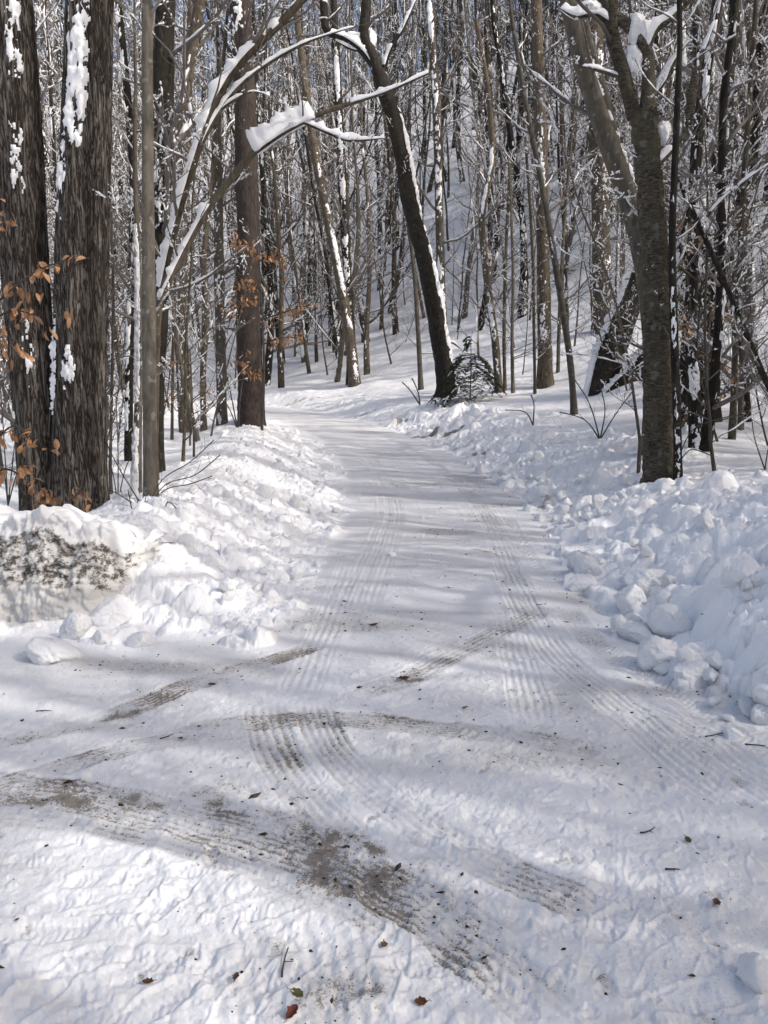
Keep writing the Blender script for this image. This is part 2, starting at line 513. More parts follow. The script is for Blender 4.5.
# large-scale unevenness
bankzone = sstep(-0.05, 0.25, DR) * (1 - sstep(2.2, 4.0, DR)) + sstep(-0.05, 0.3, DL) * (1 - sstep(2.2, 3.6, DL))
bankzone = np.clip(bankzone, 0, 1)
LZ = (fbm(GX * 2.3, GY * 2.3, 61, 4) - 0.5) * 0.14
GZ += LZ * bankzone
fine = (fbm(GX * 9, GY * 9, 71, 4, 0.6) - 0.5)
GZ += fine * (0.05 * bankzone)
soft = 1 - np.clip(bankzone + road_soft, 0, 1)
GZ += fine * 0.02 * soft + (fbm(GX * 1.3, GY * 1.3, 73, 3) - 0.5) * 0.12 * soft
# road: gentle unevenness
GZ += road_soft * ((fbm(GX * 1.6, GY * 1.6, 81, 3) - 0.5) * 0.04 + (fbm(GX * 14, GY * 14, 83, 4, 0.6) - 0.5) * 0.007)

# lumps and clods in the ploughed banks
ZB = GZ.copy()
EXTRA = np.zeros_like(GZ)


def lump(x, y, R, h, rg, sharp=0.8):
    si, sj = window(x, y, R * 1.3)
    X = GX[si, sj] - x; Yv = GY[si, sj] - y
    if X.size == 0:
        return
    a = rg.uniform(0, 6.28)
    asp = rg.uniform(0.65, 1.0)
    u = (X * math.cos(a) + Yv * math.sin(a)) / R
    v = (-X * math.sin(a) + Yv * math.cos(a)) / (R * asp)
    k = int(rg.integers(5, 8))
    th = np.sort(rg.uniform(0, 6.283, k))
    q = np.full(u.shape, -9.0)
    for t in th:
        q = np.maximum(q, (u * math.cos(t) + v * math.sin(t)) / rg.uniform(0.6, 1.0))
    q = np.maximum(q, 0) * 0.65 + 0.35 * np.sqrt(u * u + v * v)
    q += (vnoise(GX[si, sj] / R * 2.2, GY[si, sj] / R * 2.2, int(rg.integers(0, 999))) - 0.5) * 0.35
    prof = np.clip(1 - np.clip(q, 0, 2) ** 2.6, 0, 1) ** sharp
    tilt = 1 + rg.uniform(-0.3, 0.3) * u + rg.uniform(-0.3, 0.3) * v
    e = h * prof * tilt
    EXTRA[si, sj] = np.maximum(EXTRA[si, sj], e)


lr = np.random.default_rng(3)
pr = smooth_poly(RIGHT_EDGE[2:30], 1)


def edge_point(E, sgn, y0, y1, d):
    """a point d metres outside an edge, somewhere between two distances along the road"""
    yy = lr.uniform(y0, y1)
    idx = np.nonzero((E[:-1, 1] <= yy) & (E[1:, 1] > yy))[0]
    if not len(idx):
        return None
    i = idx[0]
    t = (yy - E[i, 1]) / (E[i + 1, 1] - E[i, 1])
    p = E[i] + (E[i + 1] - E[i]) * t
    tg = (E[i + 1] - E[i]); tg /= np.linalg.norm(tg)
    nrm = np.array([tg[1], -tg[0]]) * sgn
    return p + nrm * d


for k in range(5200):
    yy0, yy1 = (2.6, 9) if k % 3 else (9, 26)
    d = abs(lr.normal(0.95, 0.9)) - 0.12
    p = edge_point(RIGHT_EDGE, 1, yy0, yy1, d)
    if p is None: continue
    R = float(np.clip(lr.lognormal(math.log(0.040), 0.75), 0.018, 0.28))
    if p[1] > 10: R = max(R, 0.05)
    lump(p[0], p[1], R, R * lr.uniform(0.35, 0.9) * (0.55 + 0.45 * min(max(d, 0) / 0.4, 1)), lr)
for k in range(4600):
    yy0, yy1 = (5.1, 10) if k % 3 else (10, 24)
    d = abs(lr.normal(0.9, 0.8)) - 0.05
    p = edge_point(LEFT_EDGE, -1, yy0, yy1, d)
    if p is None or p[1] < 5.0: continue
    R = float(np.clip(lr.lognormal(math.log(0.032), 0.65), 0.018, 0.15))
    if p[1] > 10: R = max(R, 0.045)
    lump(p[0], p[1], R, R * lr.uniform(0.3, 0.75) * (0.5 + 0.5 * min(max(d, 0) / 0.5, 1)), lr)
for k in range(110):                                   # the end of the left bank, in front
    x = lr.uniform(-3.4, -0.6); y = lr.uniform(4.9, 6.6)
    R = float(np.clip(lr.lognormal(math.log(0.05), 0.5), 0.02, 0.13))
    if x < -1.75 and y < 6.2 and y > 5.25: continue
    lump(x, y, R, R * lr.uniform(0.4, 0.9), lr)
# the rounded heap at the right edge
for (px, py, R, h) in [(775, 676, 0.50, 0.36), (800, 660, 0.65, 0.44), (742, 668, 0.34, 0.22), (790, 705, 0.40, 0.22), (748, 650, 0.45, 0.30), (820, 690, 0.6, 0.36)] + [(lr.uniform(715, 800), lr.uniform(640, 715), lr.uniform(0.03, 0.09), lr.uniform(0.15, 0.35)) for _ in range(46)]:
    g = flat(px, py)
    if R < 0.1:
        si, sj = window(g[0], g[1], 0.02)
        lump(g[0], g[1], R, float(EXTRA[si, sj].max() if EXTRA[si, sj].size else 0) + R * h, lr, 0.6)
    else:
        lump(g[0], g[1], R, h, lr, 1.5)
GZ = ZB + EXTRA
# roughen lump surfaces
GZ += sstep(0.0, 0.03, EXTRA) * ((fbm(GX * 13, GY * 13, 93, 3, 0.6) - 0.5) * 0.045 + (fbm(GX * 42, GY * 42, 91, 3, 0.65) - 0.5) * 0.016)
GZ += bankzone * ((fbm(GX * 34, GY * 34, 95, 3, 0.65) - 0.5) * 0.011 + (fbm(GX * 75, GY * 75, 97, 2, 0.6) - 0.5) * 0.004 * sstep(9, 5, np.hypot(GX, GY)))


# wheel tracks -------------------------------------------------
def track(pts, width=0.20, depth=0.012, pattern='rib', dirty=0.0, pk=0.3, fade=0.12, pitch=0.036, world=False, seed=0):
    P = smooth_poly([p if world else flat(*p) for p in pts], 6)
    lo = P.min(0) - 0.5; hi = P.max(0) + 0.5
    ii, jj = np.nonzero((GX > lo[0]) & (GX < hi[0]) & (GY > lo[1]) & (GY < hi[1]))
    if not len(ii): return
    x = GX[ii, jj]; y = GY[ii, jj]
    d, s, arc = poly_dist(P, x, y)
    t = np.where(s > 0, d, -d) + (vnoise(x * 7, y * 7, 777 + seed) - 0.5) * 0.012
    Ltot = np.linalg.norm(np.diff(P, axis=0), axis=1).sum()
    edge = 1 - sstep(width * 0.46, width * 0.54, np.abs(t))
    ends = sstep(0, fade * Ltot, arc) * (1 - sstep(Ltot * (1 - fade), Ltot * 0.999, arc))
    broken = 0.55 + 0.45 * sstep(0.22, 0.5, fbm(x * 2.2, y * 2.2, 301 + seed, 2))
    w = edge * ends * broken
    depth = depth * 0.42 * (0.45 + 0.9 * fbm(x * 6, y * 6, 555 + seed, 2)) * (0.75 if world else 1.0)
    ribs = 0.5 + 0.5 * np.cos(2 * np.pi * t / pitch)
    lug = 0.5 + 0.5 * np.sin(2 * np.pi * (arc + np.abs(t) * 0.8) / 0.042)
    if pattern == 'rib':
        pat = ribs * 0.8 + 0.2 * lug
    elif pattern == 'lug':
        pat = 0.3 * ribs + 0.7 * sstep(0.35, 0.65, lug)
    else:
        pat = np.full_like(t, 0.3)
    berm = np.exp(-((np.abs(t) - width * 0.56) / 0.025) ** 2) * 0.004 * ends * broken
    GZ[ii, jj] += w * (-depth + depth * 1.1 * pat) + berm
    packed[ii, jj] = np.maximum(packed[ii, jj], w * pk)
    if dirty > 0:
        nz = fbm(x * 5, y * 5, 401 + seed, 3)
        dirt[ii, jj] = np.maximum(dirt[ii, jj], w * dirty * (0.70 + 0.45 * (1 - pat)) * (0.40 + 1.25 * nz))
        grit[ii, jj] = np.maximum(grit[ii, jj], w * 0.30 * nz)


def offset_world(ds, y0, y1, n=14):
    out = []
    for yy in np.linspace(y0, y1, n):
        i = np.searchsorted(CEN[:, 1], yy) - 1
        t = (yy - CEN[i, 1]) / (CEN[i + 1, 1] - CEN[i, 1])
        p = CEN[i] + (CEN[i + 1] - CEN[i]) * t
        out.append(p + _n[i] * ds)
    return out


# broad packed road surface, then the ruts along it
track(offset_world(-0.66, 4.6, 30), 0.26, 0.022, 'rib', 0.0, 0.35, 0.06, 0.055, True, 1)
track(offset_world(-0.80, 5.0, 22), 0.20, 0.014, 'rib', 0.0, 0.3, 0.1, 0.05, True, 8)
track(offset_world(0.60, 4.4, 30), 0.26, 0.022, 'rib', 0.25, 0.35, 0.06, 0.055, True, 2)
track(offset_world(0.82, 6.0, 24), 0.22, 0.016, 'lug', 0.1, 0.3, 0.1, 0.05, True, 3)
track(offset_world(0.0, 6.0, 30), 0.5, 0.008, 'none', 0.1, 0.25, 0.1, 0.05, True, 4)
TR = [
    ([(500, 560), (525, 610), (555, 655), (600, 692), (655, 738), (700, 775), (790, 840)], 0.24, 0.018, 'rib', 0.22, 0.25, 0.12, 0.045),
    ([(560, 600), (590, 640), (625, 665), (668, 690), (720, 730), (800, 790)], 0.20, 0.014, 'lug', 0.24, 0.2, 0.15, 0.04),
    ([(505, 610), (515, 650), (522, 675), (530, 712), (536, 740)], 0.22, 0.014, 'rib', 0.12, 0.15, 0.2, 0.045),
    ([(352, 560), (330, 620), (316, 650), (300, 690), (280, 720)], 0.24, 0.014, 'rib', 0.16, 0.15, 0.15, 0.05),
    ([(262, 700), (272, 740), (290, 775), (320, 815), (365, 855), (430, 915), (520, 985), (600, 1050)], 0.21, 0.018, 'rib', 0.35, 0.3, 0.10, 0.042),
    ([(310, 700), (325, 740), (358, 778), (405, 815), (455, 848), (555, 895), (640, 930)], 0.20, 0.016, 'rib', 0.34, 0.3, 0.12, 0.036),
    ([(-60, 786), (60, 796), (150, 812), (240, 834), (330, 862), (430, 912), (520, 965)], 0.24, 0.012, 'rib', 0.36, 0.4, 0.08, 0.03),
    ([(-60, 812), (60, 818), (160, 834), (260, 862), (360, 905), (430, 950)], 0.20, 0.010, 'rib', 0.31, 0.4, 0.1, 0.03),
    ([(-60, 752), (30, 736), (90, 722), (140, 705), (190, 686), (260, 664), (330, 640)], 0.20, 0.012, 'rib', 0.40, 0.4, 0.1, 0.03),
    ([(150, 738), (230, 726), (330, 722), (430, 730), (540, 742), (660, 765)], 0.20, 0.010, 'rib', 0.36, 0.6, 0.12, 0.03),
    ([(330, 705), (400, 683), (440, 662), (500, 632), (560, 600)], 0.20, 0.010, 'rib', 0.34, 0.3, 0.12, 0.04),
    ([(-60, 805), (40, 778), (120, 752), (200, 738), (300, 725)], 0.18, 0.010, 'rib', 0.36, 0.3, 0.12, 0.03),
    ([(200, 860), (215, 900), (235, 950), (250, 1040)], 0.20, 0.010, 'rib', 0.20, 0.0, 0.15, 0.045),
    ([(310, 870), (325, 910), (340, 960), (360, 1050)], 0.20, 0.014, 'rib', 0.26, 0.2, 0.15, 0.05),
    ([(602, 780), (604, 860), (600, 930), (590, 1040)], 0.09, 0.010, 'none', 0.0, 0.2, 0.2, 0.05),
    ([(525, 910), (522, 970), (515, 1040)], 0.09, 0.010, 'none', 0.0, 0.2, 0.2, 0.05),
    ([(620, 700), (700, 740), (740, 770), (820, 815)], 0.24, 0.014, 'rib', 0.2, 0.2, 0.15, 0.045),
]
for k, (p, w_, d_, pat, dt, pk_, fd, pit) in enumerate(TR):
    track(p, w_, d_, pat, dt, pk_, fd, pit, False, 20 + k)


# soil stains and grit
def stain(px, py, rx, ry, rot, amt, gr=0.25, flatroad=True):
    g = flat(px, py) if flatroad else hit(px, py)[:2]
    R = max(rx, ry) * 1.8
    si, sj = window(g[0], g[1], R)
    X = GX[si, sj] - g[0]; Yv = GY[si, sj] - g[1]
    c, s = math.cos(rot), math.sin(rot)
    q = np.sqrt(((X * c + Yv * s) / rx) ** 2 + ((-X * s + Yv * c) / ry) ** 2)
    q = q + (fbm(GX[si, sj] * 5, GY[si, sj] * 5, 7 + int(px) % 89, 3) - 0.5) * 1.5
    wgt = 1 - sstep(0.0, 1.6, q)
    nz = fbm(GX[si, sj] * 9, GY[si, sj] * 9, int(px) % 97, 4, 0.65)
    dirt[si, sj] = np.maximum(dirt[si, sj], wgt * amt * (0.15 + 1.35 * nz))
    grit[si, sj] = np.maximum(grit[si, sj], wgt * gr * (0.3 + nz))


for a in [(345, 860, .42, .26, 2.2, .50), (330, 845, .75, .22, 2.35, .42), (372, 848, .10, .06, 2.4, .75), (420, 905, .6, .16, 2.3, .40),
          (245, 800, .35, .16, 2.9, .42), (55, 800, .45, .08, -.05, .55), (130, 805, .3, .08, -.1, .48), (200, 820, .45, .16, -.2, .40),
          (300, 880, .7, .3, 2.6, .30), (408, 682, .16, .07, .3, .70), (430, 668, .3, .07, .8, .42), (130, 715, .3, .09, .7, .56), (40, 735, .55, .08, .35, .46),
          (230, 680, .5, .18, .4, .36), (205, 728, .3, .10, .1, .42), (430, 735, .6, .10, -.1, .36), (330, 720, .4, .12, .1, .32), (280, 955, .22, .10, 2.4, .42),
          (350, 985, .14, .10, 0, .46), (320, 1010, .2, .12, .5, .36), (690, 690, .35, .1, 2.4, .34), (640, 715, .4, .1, 2.3, .34),
          (485, 550, .3, .3, .5, .44), (480, 520, .3, .5, .5, .36), (585, 565, .3, .5, .2, .28), (560, 850, .25, .05, 2.4, .36), (690, 840, .08, .05, 0, .5)]:
    stain(*a)
for a in [(430, 436, .5, .3, 0, .85), (455, 432, .5, .3, 0, .75), (470, 445, .6, .25, .5, .5), (440, 447, .5, .2, .3, .55), (500, 470, .6, .2, 1.0, .45), (545, 505, .45, .18, 1.2, .5),
          (480, 455, .6, .2, .7, .5), (395, 425, .7, .3, 0, .55), (360, 416, .8, .4, 0, .5), (555, 522, .18, .12, 0, .5), (300, 402, 1.2, .5, 0, .5), (520, 490, .5, .15, 1.1, .45)]:
    stain(*a, flatroad=False)
# traffic grit over the whole road, thin
gz = fbm(GX * 1.4, GY * 1.4, 501, 4)
gz2 = fbm(GX * 0.5, GY * 2.4, 507, 3)
grit = np.maximum(grit, road_soft * (0.04 + 0.17 * sstep(0.35, 0.7, gz)))
dirt = np.maximum(dirt, road_soft * 0.34 * sstep(0.45, 0.72, gz2) * sstep(0.35, 0.6, gz))
packed = np.maximum(packed, road_soft * (0.12 + 0.5 * sstep(0.35, 0.65, gz2)))
grit = np.maximum(grit, 0.10 * bankzone * sstep(0.45, 0.7, gz))


# boot prints
def boot(px, py, ang, L=0.29, depth=0.012):
    g = flat(px, py)
    si, sj = window(g[0], g[1], 0.25)
    X = GX[si, sj] - g[0]; Yv = GY[si, sj] - g[1]
    c, s = math.cos(ang), math.sin(ang)
    u = X * c + Yv * s; v = -X * s + Yv * c
    wd = 0.045 + 0.008 * np.cos(u / L * 6)
    q = np.maximum(np.abs(u) / (L / 2), np.abs(v) / wd)
    m = 1 - sstep(0.8, 1.05, q)
    lug = 0.5 + 0.5 * np.sin(u / 0.022 * 6.283 + np.abs(v) * 90)
    rim = np.exp(-((q - 1.12) / 0.12) ** 2) * 0.005
    m = m * sstep(0.3, 0.55, vnoise(GX[si, sj] * 14, GY[si, sj] * 14, int(px) % 53))
    GZ[si, sj] += (m * (-depth + 0.0035 * lug) + rim) * 0.62


br = np.random.default_rng(8)
for (px, py, a) in [(45, 935, .3), (60, 905, .5), (30, 1000, .8), (140, 905, .2), (90, 960, .6), (170, 960, .1), (120, 1010, .4), (165, 900, 1.0),
                    (215, 865, .5), (390, 960, 1.3), (455, 905, .4), (430, 965, .2), (20, 870, .3), (100, 880, .2), (160, 1000, .7), (240, 1000, 1.2)]:
    boot(px, py, a + br.uniform(-.3, .3), depth=br.uniform(0.010, 0.018))
for k in range(12):
    boot(br.uniform(540, 768), br.uniform(850, 1020), br.uniform(0, 3.1), br.uniform(0.14, 0.29), br.uniform(0.006, 0.016))
for k in range(8):
    boot(br.uniform(-20, 420), br.uniform(860, 1020), br.uniform(0, 3.1), br.uniform(0.1, 0.29), br.uniform(0.005, 0.013))
# dents, scuffs and thrown crumbs on the packed snow
for k in range(620):
    g = flat(br.uniform(-60, 830), br.uniform(690, 1030) if k % 4 else br.uniform(560, 700))
    R = float(np.clip(br.lognormal(math.log(0.016), 0.5), 0.007, 0.05)); as_ = br.uniform(1.0, 2.6); a0 = br.uniform(0, 3.14)
    si, sj = window(g[0], g[1], R * as_ * 1.6)
    X = GX[si, sj] - g[0]; Yv = GY[si, sj] - g[1]
    if not X.size: continue
    q = np.sqrt(((X * math.cos(a0) + Yv * math.sin(a0)) / (R * as_)) ** 2 + ((-X * math.sin(a0) + Yv * math.cos(a0)) / R) ** 2)
    q = q + (vnoise(GX[si, sj] / R * 1.5, GY[si, sj] / R * 1.5, k) - 0.5) * 0.7
    m = 1 - sstep(0.5, 1.15, q)
    if k % 3:
        GZ[si, sj] -= m * min(0.007, R * 0.32)
        if k % 5 == 0: dirt[si, sj] = np.maximum(dirt[si, sj], m * 0.36)
    else:
        GZ[si, sj] += m * min(0.010, R * 0.42)
# trodden crumbs in the lower right and left
crumb = (fbm(GX * 11, GY * 11, 601, 4, 0.55) - 0.5)
area = sstep(3.6, 2.6, np.hypot(GX - 1.0, GY - 2.2)) * 0.8 + sstep(2.4, 1.4, np.hypot(GX + 0.6, GY - 2.0)) * 0.5
GZ += road_soft * np.clip(area, 0, 1) * np.maximum(crumb, -0.05) * 0.028
cr2 = sstep(0.6, 0.85, fbm(GX * 22, GY * 22, 607, 3, 0.5))
GZ += road_soft * cr2 * 0.006 * sstep(0.4, 0.6, fbm(GX * 1.1, GY * 1.1, 611, 2))
GZ += road_soft * (fbm(GX * 30, GY * 30, 613, 3, 0.6) - 0.5) * 0.010 * sstep(7, 3, np.hypot(GX, GY))

# normals from the whole sheet, so the pieces join without a seam
idx = (np.arange(NR)[:, None] * NA + np.arange(NA)[None])
V = np.stack([GX, GY, GZ], 2).reshape(-1, 3)
_dr = np.gradient(V.reshape(NR, NA, 3), axis=0)
Vw = np.concatenate([V.reshape(NR, NA, 3)[:, -1:], V.reshape(NR, NA, 3), V.reshape(NR, NA, 3)[:, :1]], 1)
_da = (Vw[:, 2:] - Vw[:, :-2])
NRM = np.cross(_da, _dr).reshape(-1, 3)
NRM /= np.maximum(np.linalg.norm(NRM, axis=1)[:, None], 1e-12)
NRM[NRM[:, 2] < 0] *= -1
a = idx[:-1, :]; b_ = idx[1:, :]
Q = np.stack([a, np.roll(a, -1, 1), np.roll(b_, -1, 1), b_], 2).reshape(-1, 4)
zone = np.zeros((NR, NA), int)                       # 0 ground 1 road 2 left bank 3 right bank
zone[(DL > 0) & (DL < 2.4)] = 2
zone[(DR > 0) & (DR < 2.4)] = 3
zone[ROADM] = 1
zf = zone[:-1, :].reshape(-1)


def ground_piece(name, k, extra_center=False):
    f = Q[zf == k]
    used = np.unique(f)
    remap = np.full(len(V), -1, np.int64); remap[used] = np.arange(len(used))
    verts = V[used]; quads = remap[f]
    tris = None
    if extra_center:
        ring = remap[idx[0]]
        verts = np.vstack([verts, [[0, 0, float(GZ[0].mean())]]])
        c = len(verts) - 1
        tris = np.stack([np.full(NA, c), np.roll(ring, -1), ring], 1)
        nr_ = np.vstack([NRM[used], [[0, 0, 1]]])
    else:
        nr_ = NRM[used]
    me = make_mesh(name, verts, quads, tris, [M['snow_ground']])
    for nm, arr in (('dirt', dirt), ('grit', grit), ('packed', packed)):
        at_ = me.attributes.new(nm, 'FLOAT', 'POINT')
        vals = arr.reshape(-1)[used].astype(np.float32)
        if extra_center: vals = np.append(vals, 0).astype(np.float32)
        at_.data.foreach_set('value', vals)
    me.normals_split_custom_set_from_vertices(nr_.astype(np.float32))
    return link(name, me)


tag(ground_piece('ground', 0), 'smooth snow covered forest floor and slope', None, None, 'structure')
tag(ground_piece('road', 1, True), 'packed snow road with tyre tracks and soil stains', None, None, 'structure')
tag(ground_piece('snow_bank', 2), 'lumpy ploughed snow bank along the left edge of the road', None, None, 'structure')
tag(ground_piece('snow_bank', 3), 'lumpy ploughed snow bank along the right edge of the road', None, None, 'structure')


def surf(x, y):
    """height of the finished sheet (nearest vertex)"""
    r = math.hypot(x, y); a_ = math.atan2(x, y)
    i = min(np.searchsorted(_rad, r), NR - 1); j = min(np.searchsorted(_ang, a_), NA - 1)
    return float(GZ[i, j])


def hit_surf(px, py):
    d = ray(px, py)
    for t in np.arange(1.2, 60, 0.01):
        p = np.array([0, 0, CAMZ]) + d * t
        if p[2] < surf(p[0], p[1]):
            return np.array([p[0], p[1], surf(p[0], p[1])])
    return p


# ------------------------------------------------------------------ tubes
class Tubes:
    def __init__(self):
        self.b = {}

    def add(self, P, R, sides):
        P = np.asarray(P, float); R = np.asarray(R, float)
        self.b.setdefault((len(P), sides), []).append((P, R))

    def arrays(self):
        Vs, Qs, Ts, off = [], [], [], 0
        for (n, s), L in self.b.items():
            P = np.stack([p for p, r in L]); R = np.stack([r for p, r in L])
            B = len(L)
            T = np.gradient(P, axis=1)
            T /= np.maximum(np.linalg.norm(T, axis=2, keepdims=True), 1e-9)
            mean = P[:, -1] - P[:, 0]
            mean /= np.maximum(np.linalg.norm(mean, axis=1, keepdims=True), 1e-9)
            ref = np.where(np.abs(mean[:, 2:3]) < 0.8, np.array([[0, 0, 1.0]]), np.array([[0, 1.0, 0]]))
            U = np.cross(T, ref[:, None, :]); U /= np.maximum(np.linalg.norm(U, axis=2, keepdims=True), 1e-9)
            Wv = np.cross(T, U)
            th = np.arange(s) / s * 2 * np.pi
            ring = U[:, :, None] * np.cos(th)[None, None, :, None] + Wv[:, :, None] * np.sin(th)[None, None, :, None]
            Vt = P[:, :, None] + ring * R[:, :, None, None]
            Vs.append(Vt.reshape(-1, 3))
            k = np.arange(s); k2 = (k + 1) % s
            base = np.arange(n - 1)[:, None] * s
            q = np.stack([base + k, base + k2, base + s + k2, base + s + k], 2).reshape(-1, 4)
            q = (q[None] + (np.arange(B) * n * s)[:, None, None]).reshape(-1, 4) + off
            Qs.append(q)
            # end caps as fans
            if s >= 3:
                e0 = np.stack([np.zeros(s - 2, int), np.arange(2, s), np.arange(1, s - 1)], 1)
                e1 = np.stack([np.zeros(s - 2, int), np.arange(1, s - 1), np.arange(2, s)], 1) + (n - 1) * s
                e = np.concatenate([e0, e1])
                Ts.append((e[None] + (np.arange(B) * n * s)[:, None, None]).reshape(-1, 3) + off)
            off += B * n * s
        return np.concatenate(Vs), np.concatenate(Qs), np.concatenate(Ts)

    def mesh(self, name, mat, origin=(0, 0, 0)):
        if not self.b: return None
        v, q, t = self.arrays()
        return make_mesh(name, v - np.asarray(origin)[None], q, t, [mat])


def resample(P, n):
    P = np.asarray(P, float)
    s = np.concatenate([[0], np.cumsum(np.linalg.norm(np.diff(P, axis=0), axis=1))])
    t = np.linspace(0, s[-1], n)
    return np.stack([np.interp(t, s, P[:, k]) for k in range(P.shape[1])], 1)


def lerp_path(P, R, t):
    k = t * (len(P) - 1); i = min(int(k), len(P) - 2); f = k - i
    return P[i] * (1 - f) + P[i + 1] * f, R[i] * (1 - f) + R[i + 1] * f, P[i + 1] - P[i]


SNOWN = [7]


def snow_on(T, P, R, rg, cover=0.6, size=1.0, sides=5):
    """lumps of snow lying along the top of a branch"""
    P = np.asarray(P); R = np.asarray(R)
    L = np.linalg.norm(P[-1] - P[0])
    hz = np.linalg.norm((P[-1] - P[0])[:2]) / max(L, 1e-6)
    if hz < 0.12: return
    pos = rg.uniform(0, 0.12)
    while pos < 0.97:
        ln = min(rg.uniform(0.15, 0.7), 1 - pos)
        if rg.random() < cover:
            ts = np.linspace(pos, pos + ln, SNOWN[0])
            pts = []; rr = []
            for i, t in enumerate(ts):
                p, r, _ = lerp_path(P, R, min(t, 0.999))
                h = max(r * rg.uniform(0.6, 1.1), 0.010 * size) * rg.uniform(0.7, 1.45)
                e = math.sin(math.pi * (i + 0.35) / (SNOWN[0] - 0.3))
                h *= 0.35 + 0.75 * max(e, 0) ** 0.5
                pts.append(p + np.array([rg.normal(0, r * 0.15), rg.normal(0, r * 0.15), r * 0.55 + h * 0.45]))
                rr.append(h)
            T.add(np.array(pts), np.array(rr), sides if SNOWN[0] > 4 else 3)
        pos += ln + rg.uniform(0.02, 0.2) * (1.3 - cover)


def grow(C, S, P, R, rg, n, tmin, lenf, level, maxlevel, snow, tmax=1.0, elev=(15, 60), droop=0.0, rf=0.5, density=(7, 5, 3)):
    L0 = np.linalg.norm(np.diff(P, axis=0), axis=1).sum()
    for k in range(n):
        t = tmin + (tmax - tmin) * (k + rg.random()) / n
        p, r, d = lerp_path(P, R, min(t, 0.995))
        d = d / max(np.linalg.norm(d), 1e-9)
        if level == 1:
            az = rg.uniform(0, 2 * math.pi); el = math.radians(rg.uniform(*elev))
            v = np.array([math.cos(az) * math.cos(el), math.sin(az) * math.cos(el), math.sin(el)])
            ln = lenf * rg.uniform(0.55, 1.25) * (1.15 - 0.6 * t)
        else:
            side = np.cross(d, rg.normal(size=3)); side /= max(np.linalg.norm(side), 1e-9)
            side[2] = side[2] * 0.45 + 0.10
            v = d * rg.uniform(0.5, 0.9) + side * rg.uniform(0.5, 1.0)
            v /= np.linalg.norm(v)
            ln = lenf * rg.uniform(0.4, 1.1) * (1.15 - 0.5 * t)
        r0 = max(min(r * rf * rg.uniform(0.6, 1.1), ln * 0.022), 0.0028)
        m = {1: 8, 2: 6, 3: 4, 4: 3}[min(level, 4)]
        q = [p]; vv = v.copy()
        for i in range(m - 1):
            vv = vv + rg.normal(0, 0.13, 3); vv[2] += 0.06 - droop
            vv /= np.linalg.norm(vv)
            q.append(q[-1] + vv * ln / (m - 1))
        q = np.array(q); rr = r0 * np.linspace(1, 0.30, m); rr = np.maximum(rr, 0.0022)
        sides = {1: 6, 2: 4}.get(level, 3)
        C.add(q, rr, sides)
        if snow > 0 and rg.random() < snow * (1.0 if level < 3 else 0.6):
            snow_on(S, q, rr, rg, 0.5 if level < 3 else 0.6, 1.0 if level < 3 else 0.75, 5 if level < 2 else 4)
        if level < maxlevel:
            grow(C, S, q, rr, rg, density[min(level, 3) - 1] if level <= 3 else 2, 0.2, ln * 0.42, level + 1, maxlevel, snow, 1.0, elev, droop, 0.6, density)


def shell_snow(P, R, rg, az, half, cover, thick, seed, step=0.05, na=13, grain=0.09):
    """snow plastered on one side of a trunk: a shell over part of its skin, open where the noise is low"""
    L = np.linalg.norm(np.diff(P, axis=0), axis=1).sum()
    n = max(6, int(L / step))
    Pp = resample(P, n); Rr = np.interp(np.linspace(0, 1, n), np.linspace(0, 1, len(R)), R)
    th = az + np.linspace(-half, half, na)
    s = np.linspace(0, L, n)[:, None]
    w = 1 - np.abs(np.linspace(-1, 1, na))[None] ** 3
    arc = (th[None] - az) * Rr[:, None]
    nz = fbm(s / (grain * 1.3) + 0 * arc, arc / (grain * 0.7) + 50 + 0 * s, seed, 5, 0.72)
    big = vnoise(s / 0.8 + seed, 0 * arc + 0.5, seed + 7)
    ef = np.minimum(s, L - s) / min(0.35, L * 0.3)
    ef = 1 - np.clip(ef, 0, 1)
    h = ((nz - 0.5) * 1.25 + (big - 0.5) * 0.75 - (0.60 - cover)) * w - (1 - w) * 0.2 - ef * 0.28
    keep = h > 0
    rad = Rr[:, None] - 0.004 + np.clip(h, -0.02, 0.4) * thick * 4
    rad = np.where(keep, rad, Rr[:, None] * 0.93)
    X = Pp[:, None, 0] + np.cos(th)[None] * rad
    Y = Pp[:, None, 1] + np.sin(th)[None] * rad
    Z = Pp[:, None, 2] + 0 * rad
    Vv = np.stack([X, Y, Z], 2).reshape(-1, 3)
    ii = np.arange(n * na).reshape(n, na)
    q = np.stack([ii[:-1, :-1], ii[:-1, 1:], ii[1:, 1:], ii[1:, :-1]], 2)
    k = keep[:-1, :-1] | keep[:-1, 1:] | keep[1:, 1:] | keep[1:, :-1]
    return Vv, q[k]


def join(parts):
    """parts: list of (V, quads, tris)"""
    Vs, Qs, Ts, off = [], [], [], 0
    for v, q, t in parts:
        Vs.append(v)
        if q is not None and len(q): Qs.append(np.asarray(q) + off)
        if t is not None and len(t): Ts.append(np.asarray(t) + off)
        off += len(v)
    return np.concatenate(Vs), (np.concatenate(Qs) if Qs else None), (np.concatenate(Ts) if Ts else None)


